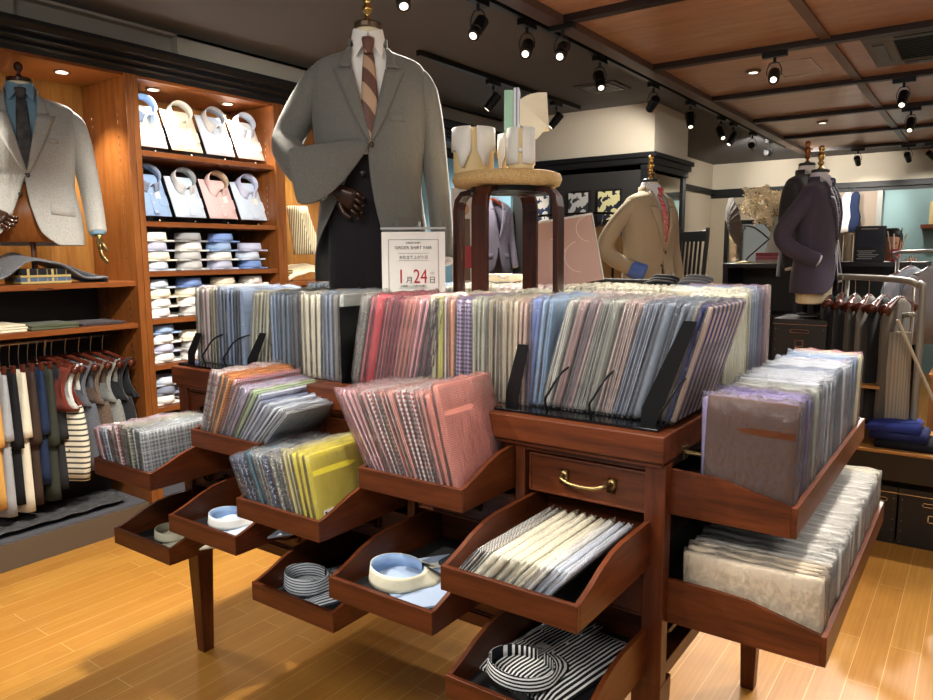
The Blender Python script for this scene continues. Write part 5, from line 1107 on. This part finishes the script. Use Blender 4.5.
# black storage box
def case(x0, x1, y0, y1, z0, z1, label, group, nh=1):
    t = thing('storage_box', ((x0 + x1) / 2, (y0 + y1) / 2, z0), label, 'storage box', group); cx = (x0 + x1) / 2; h = z1 - z0
    B(x0, x1, y0, y1, z0, z1 - .03).build('body', plain('box_black', '1c1a18', .45), t, world=True, bevel=.003); B(x0 - .003, x1 + .003, y0 - .003, y1 + .003, z1 - .03, z1).build('lid', plain('box_black', '1c1a18', .45), t, world=True, bevel=.002)
    B(x0 - .004, x1 + .004, y0 - .0045, y0 - .003, z1 - .032, z1 - .028).build('lid_trim', CHROME, t, world=True)
    zz = z1 - .07; w_ = min(.045, (x1 - x0) * .2)
    MB().tube([(cx + w_ * sx_, y0 - .003, zz + sz) for sx_, sz in ((-1, -.009), (-1.15, 0), (-1, .009), (1, .009), (1.15, 0), (1, -.009), (-1, -.009))], .003, 6, smooth=False).build('handle', CHROME, t, world=True)
    m = MB().box(cx - .025, cx + .025, y0 - .004, y0, z1 - .16, z1 - .155).box(cx - .025, cx + .025, y0 - .004, y0, z1 - .125, z1 - .12).box(cx - .025, cx - .02, y0 - .004, y0, z1 - .16, z1 - .12).box(cx + .02, cx + .025, y0 - .004, y0, z1 - .16, z1 - .12); m.build('label_holder', CHROME, t, world=True)
    m = MB()
    for k in range(5):
        for x in (x0 + .015, x1 - .015): m.sphere((x, y0 - .002, z0 + .02 + (h - .08) * k / 4), .004, 5)
    m.build('rivets', CHROME, t, world=True, smooth=True); return t
case(-1.02, -.73, 4.58, 4.95, .80, 1.125, 'black riveted storage box with chrome handle under the aubergine jacket', 'black riveted storage boxes')
cab('low_table', -1.3, -.70, 4.5, 5.1, 0, .8, 'dark low table under the black storage box')
# low table with navy cloth, boxes below
t = thing('low_table', (-.1, 4.5, 0), 'low black table with wooden top carrying folded navy cloth', 'table')
B(-.55, .6, 4.15, 4.75, .50, .515).build('wooden_top', wood('table_top_wood', '9a6a34', 'b88446', 'x'), t, world=True, bevel=.002); B(-.54, .59, 4.16, 4.74, .36, .50).build('apron', BLACK, t, world=True)
for x in (-.53, .54):
    for y in (4.18, 4.68): B(x, x + .04, y, y + .04, 0, .36).build('leg', BLACK, t, world=True)
case(-.46, -.30, 4.25, 4.6, 0, .305, 'black riveted storage box left under the low table', 'black riveted storage boxes')
case(-.292, .02, 4.25, 4.6, 0, .305, 'black riveted storage box right under the low table with label holder', 'black riveted storage boxes')
for k, (dx, z, w_, c) in enumerate(((.04, .516, .25, '15161e'), (.015, .56, .24, '1c2450'), (0, .60, .22, '26337a'))):
    x0 = -.45 + dx; rs = []
    poly = [(x0, z), (x0 - .012, z + .02), (x0 + .01, z + .04), (x0 + w_ * .5, z + .05), (x0 + w_, z + .042), (x0 + w_ + .012, z + .022), (x0 + w_, z)]
    poly2 = [(a, z + (b - z) * .9) for a, b in poly]
    tag(MB().rings([[(a, y, b) for a, b in (poly if 0 < i < 2 else poly2)] for i, y in enumerate((4.2, 4.3, 4.4, 4.45))]).build('folded_trousers', fabric('navy_fold_%d' % k, c, c2=c, wr=.3), smooth=True), '%s folded trousers, %s of the stack on the low table' % (('black', 'dark navy', 'royal blue')[k], ('bottom', 'middle', 'top')[k]), 'trousers', 'folded trousers on the low table')
# main clothes rack
rk = thing('clothes_rack', (-.4, 4.35, 0), 'grey tubular clothes rack with dark jackets at the right', 'clothes rack')
RX0, RX1, RY = -.74, -.30, 4.6
GM = plain('rack_grey', '8f8c82', .45, .4)
MB().tube([(-.95, 4.98, 1.36), (-.665, 4.76, 1.37), (-.36, 4.45, 1.365), (-.29, 4.42, 1.34), (-.265, 4.41, 1.28), (-.265, 4.41, .55)], .017, 12, sub=6).build('tube_frame', GM, rk, world=True, smooth=True)
MB().cyl((-.265, 4.41, .516), (-.265, 4.41, .6), .017).build('post', GM, rk, world=True, smooth=True); MB().cyl((-.665, 4.76, 0), (-.665, 4.76, 1.365), .012).build('post', GM, rk, world=True, smooth=True)
MB().tube([(-.62, 4.85, 1.16), (-.42, 4.55, 1.17), (-.3, 4.43, 1.19)], .014, 10).build('side_bar', GM, rk, world=True, smooth=True)
MB().cyl((-.36, 4.3, 1.17), (-.12, 4.38, .62), .008).build('brace', plain('brace_beige', 'b8ad98', .4), rk, world=True)
MB().cyl((-.31, 4.46, 1.33), (-.31, 4.46, .5), .006).build('hanging_rod', CHROME, rk, world=True, smooth=True)
for k, (f, c, n, L) in enumerate(((0, '17181d', 'black', .5), (.2, '23262c', 'charcoal', .55), (.38, '55534e', 'taupe', .62), (.56, '75716a', 'grey', .6), (.74, '1b1d20', 'ink black', .66), (.94, '5a5348', 'brown grey', .72))):
    x = -.77 + .42 * f; y = 4.8 - .31 * f
    hang(x, y, 1.36, -80 - 5 * k, tweed('rackg_' + c, c, c), '%s jacket on the grey tubular rack, %s from left' % (n, ordn(k + 1)), 'jackets on the grey tubular rack', L, .19, 'hanging_jacket', 'jacket', sl=False)
# beige corduroy trousers at the rack end
rs = [[(-.36 + (.06 + .02 * f) * math.cos(a) + .005 * math.sin(a * 8), 4.38 + .04 * math.sin(a), 1.1 - .75 * f) for a in [2 * math.pi * q / 32 for q in range(32)]] for f in [i / 5 for i in range(6)]]
tag(MB().rings(rs).build('hanging_trousers', fabric('corduroy', '877d6c', 'stripe', '9a907e', 60), smooth=True), 'taupe corduroy trousers hanging at the right end of rack', 'trousers')
tag(B(-.6, -.42, 4.3, 4.6, .80, .815).build('wooden_shelf_board', wood('table_top_wood', '9a6a34', 'b88446', 'x')), 'small wooden shelf board under the rack jackets', 'shelf')
hang(-.42, 5.68, 1.5, 60, SH['pale'], 'pale blue shirt hanging at the right edge beyond the rack', 'pale shirts at right edge', .5, .18, 'hanging_shirt', 'shirt')
hang(-.30, 5.68, 1.5, 60, SH['grey'], 'grey shirt hanging at the right edge in front of pale one', 'pale shirts at right edge', .5, .18, 'hanging_shirt', 'shirt')
rail_stand('clothes_rail', -.5, .2, 5.68, 1.51, 'far clothes rail at the right edge', GM)
t = thing('wooden_crate', (-.1, 5.2, 0), 'orange wooden cabinet at the right edge behind the rack', 'cabinet'); B(-.13, .4, -.2, .2, 0, .78).build('body', wood('orange_wood', 'b0703a', 'c88850', 'z'), t, bevel=.003); B(-.14, .41, -.21, .2, .78, .80).build('top', wood('orange_wood', 'b0703a', 'c88850', 'z'), t, bevel=.003)
tag(B(-.22, -.1, 5.1, 5.25, .99, 1.2).build('gift_box', plain('red_box', 'b02020', .4), bevel=.004), 'red box at the right edge on the orange cabinet', 'box')
tag(B(-.22, -.1, 5.08, 5.26, .801, .988).build('white_box', plain('white_box', 'd8d2c4', .5), bevel=.004), 'white box under the red box at the right edge', 'box')
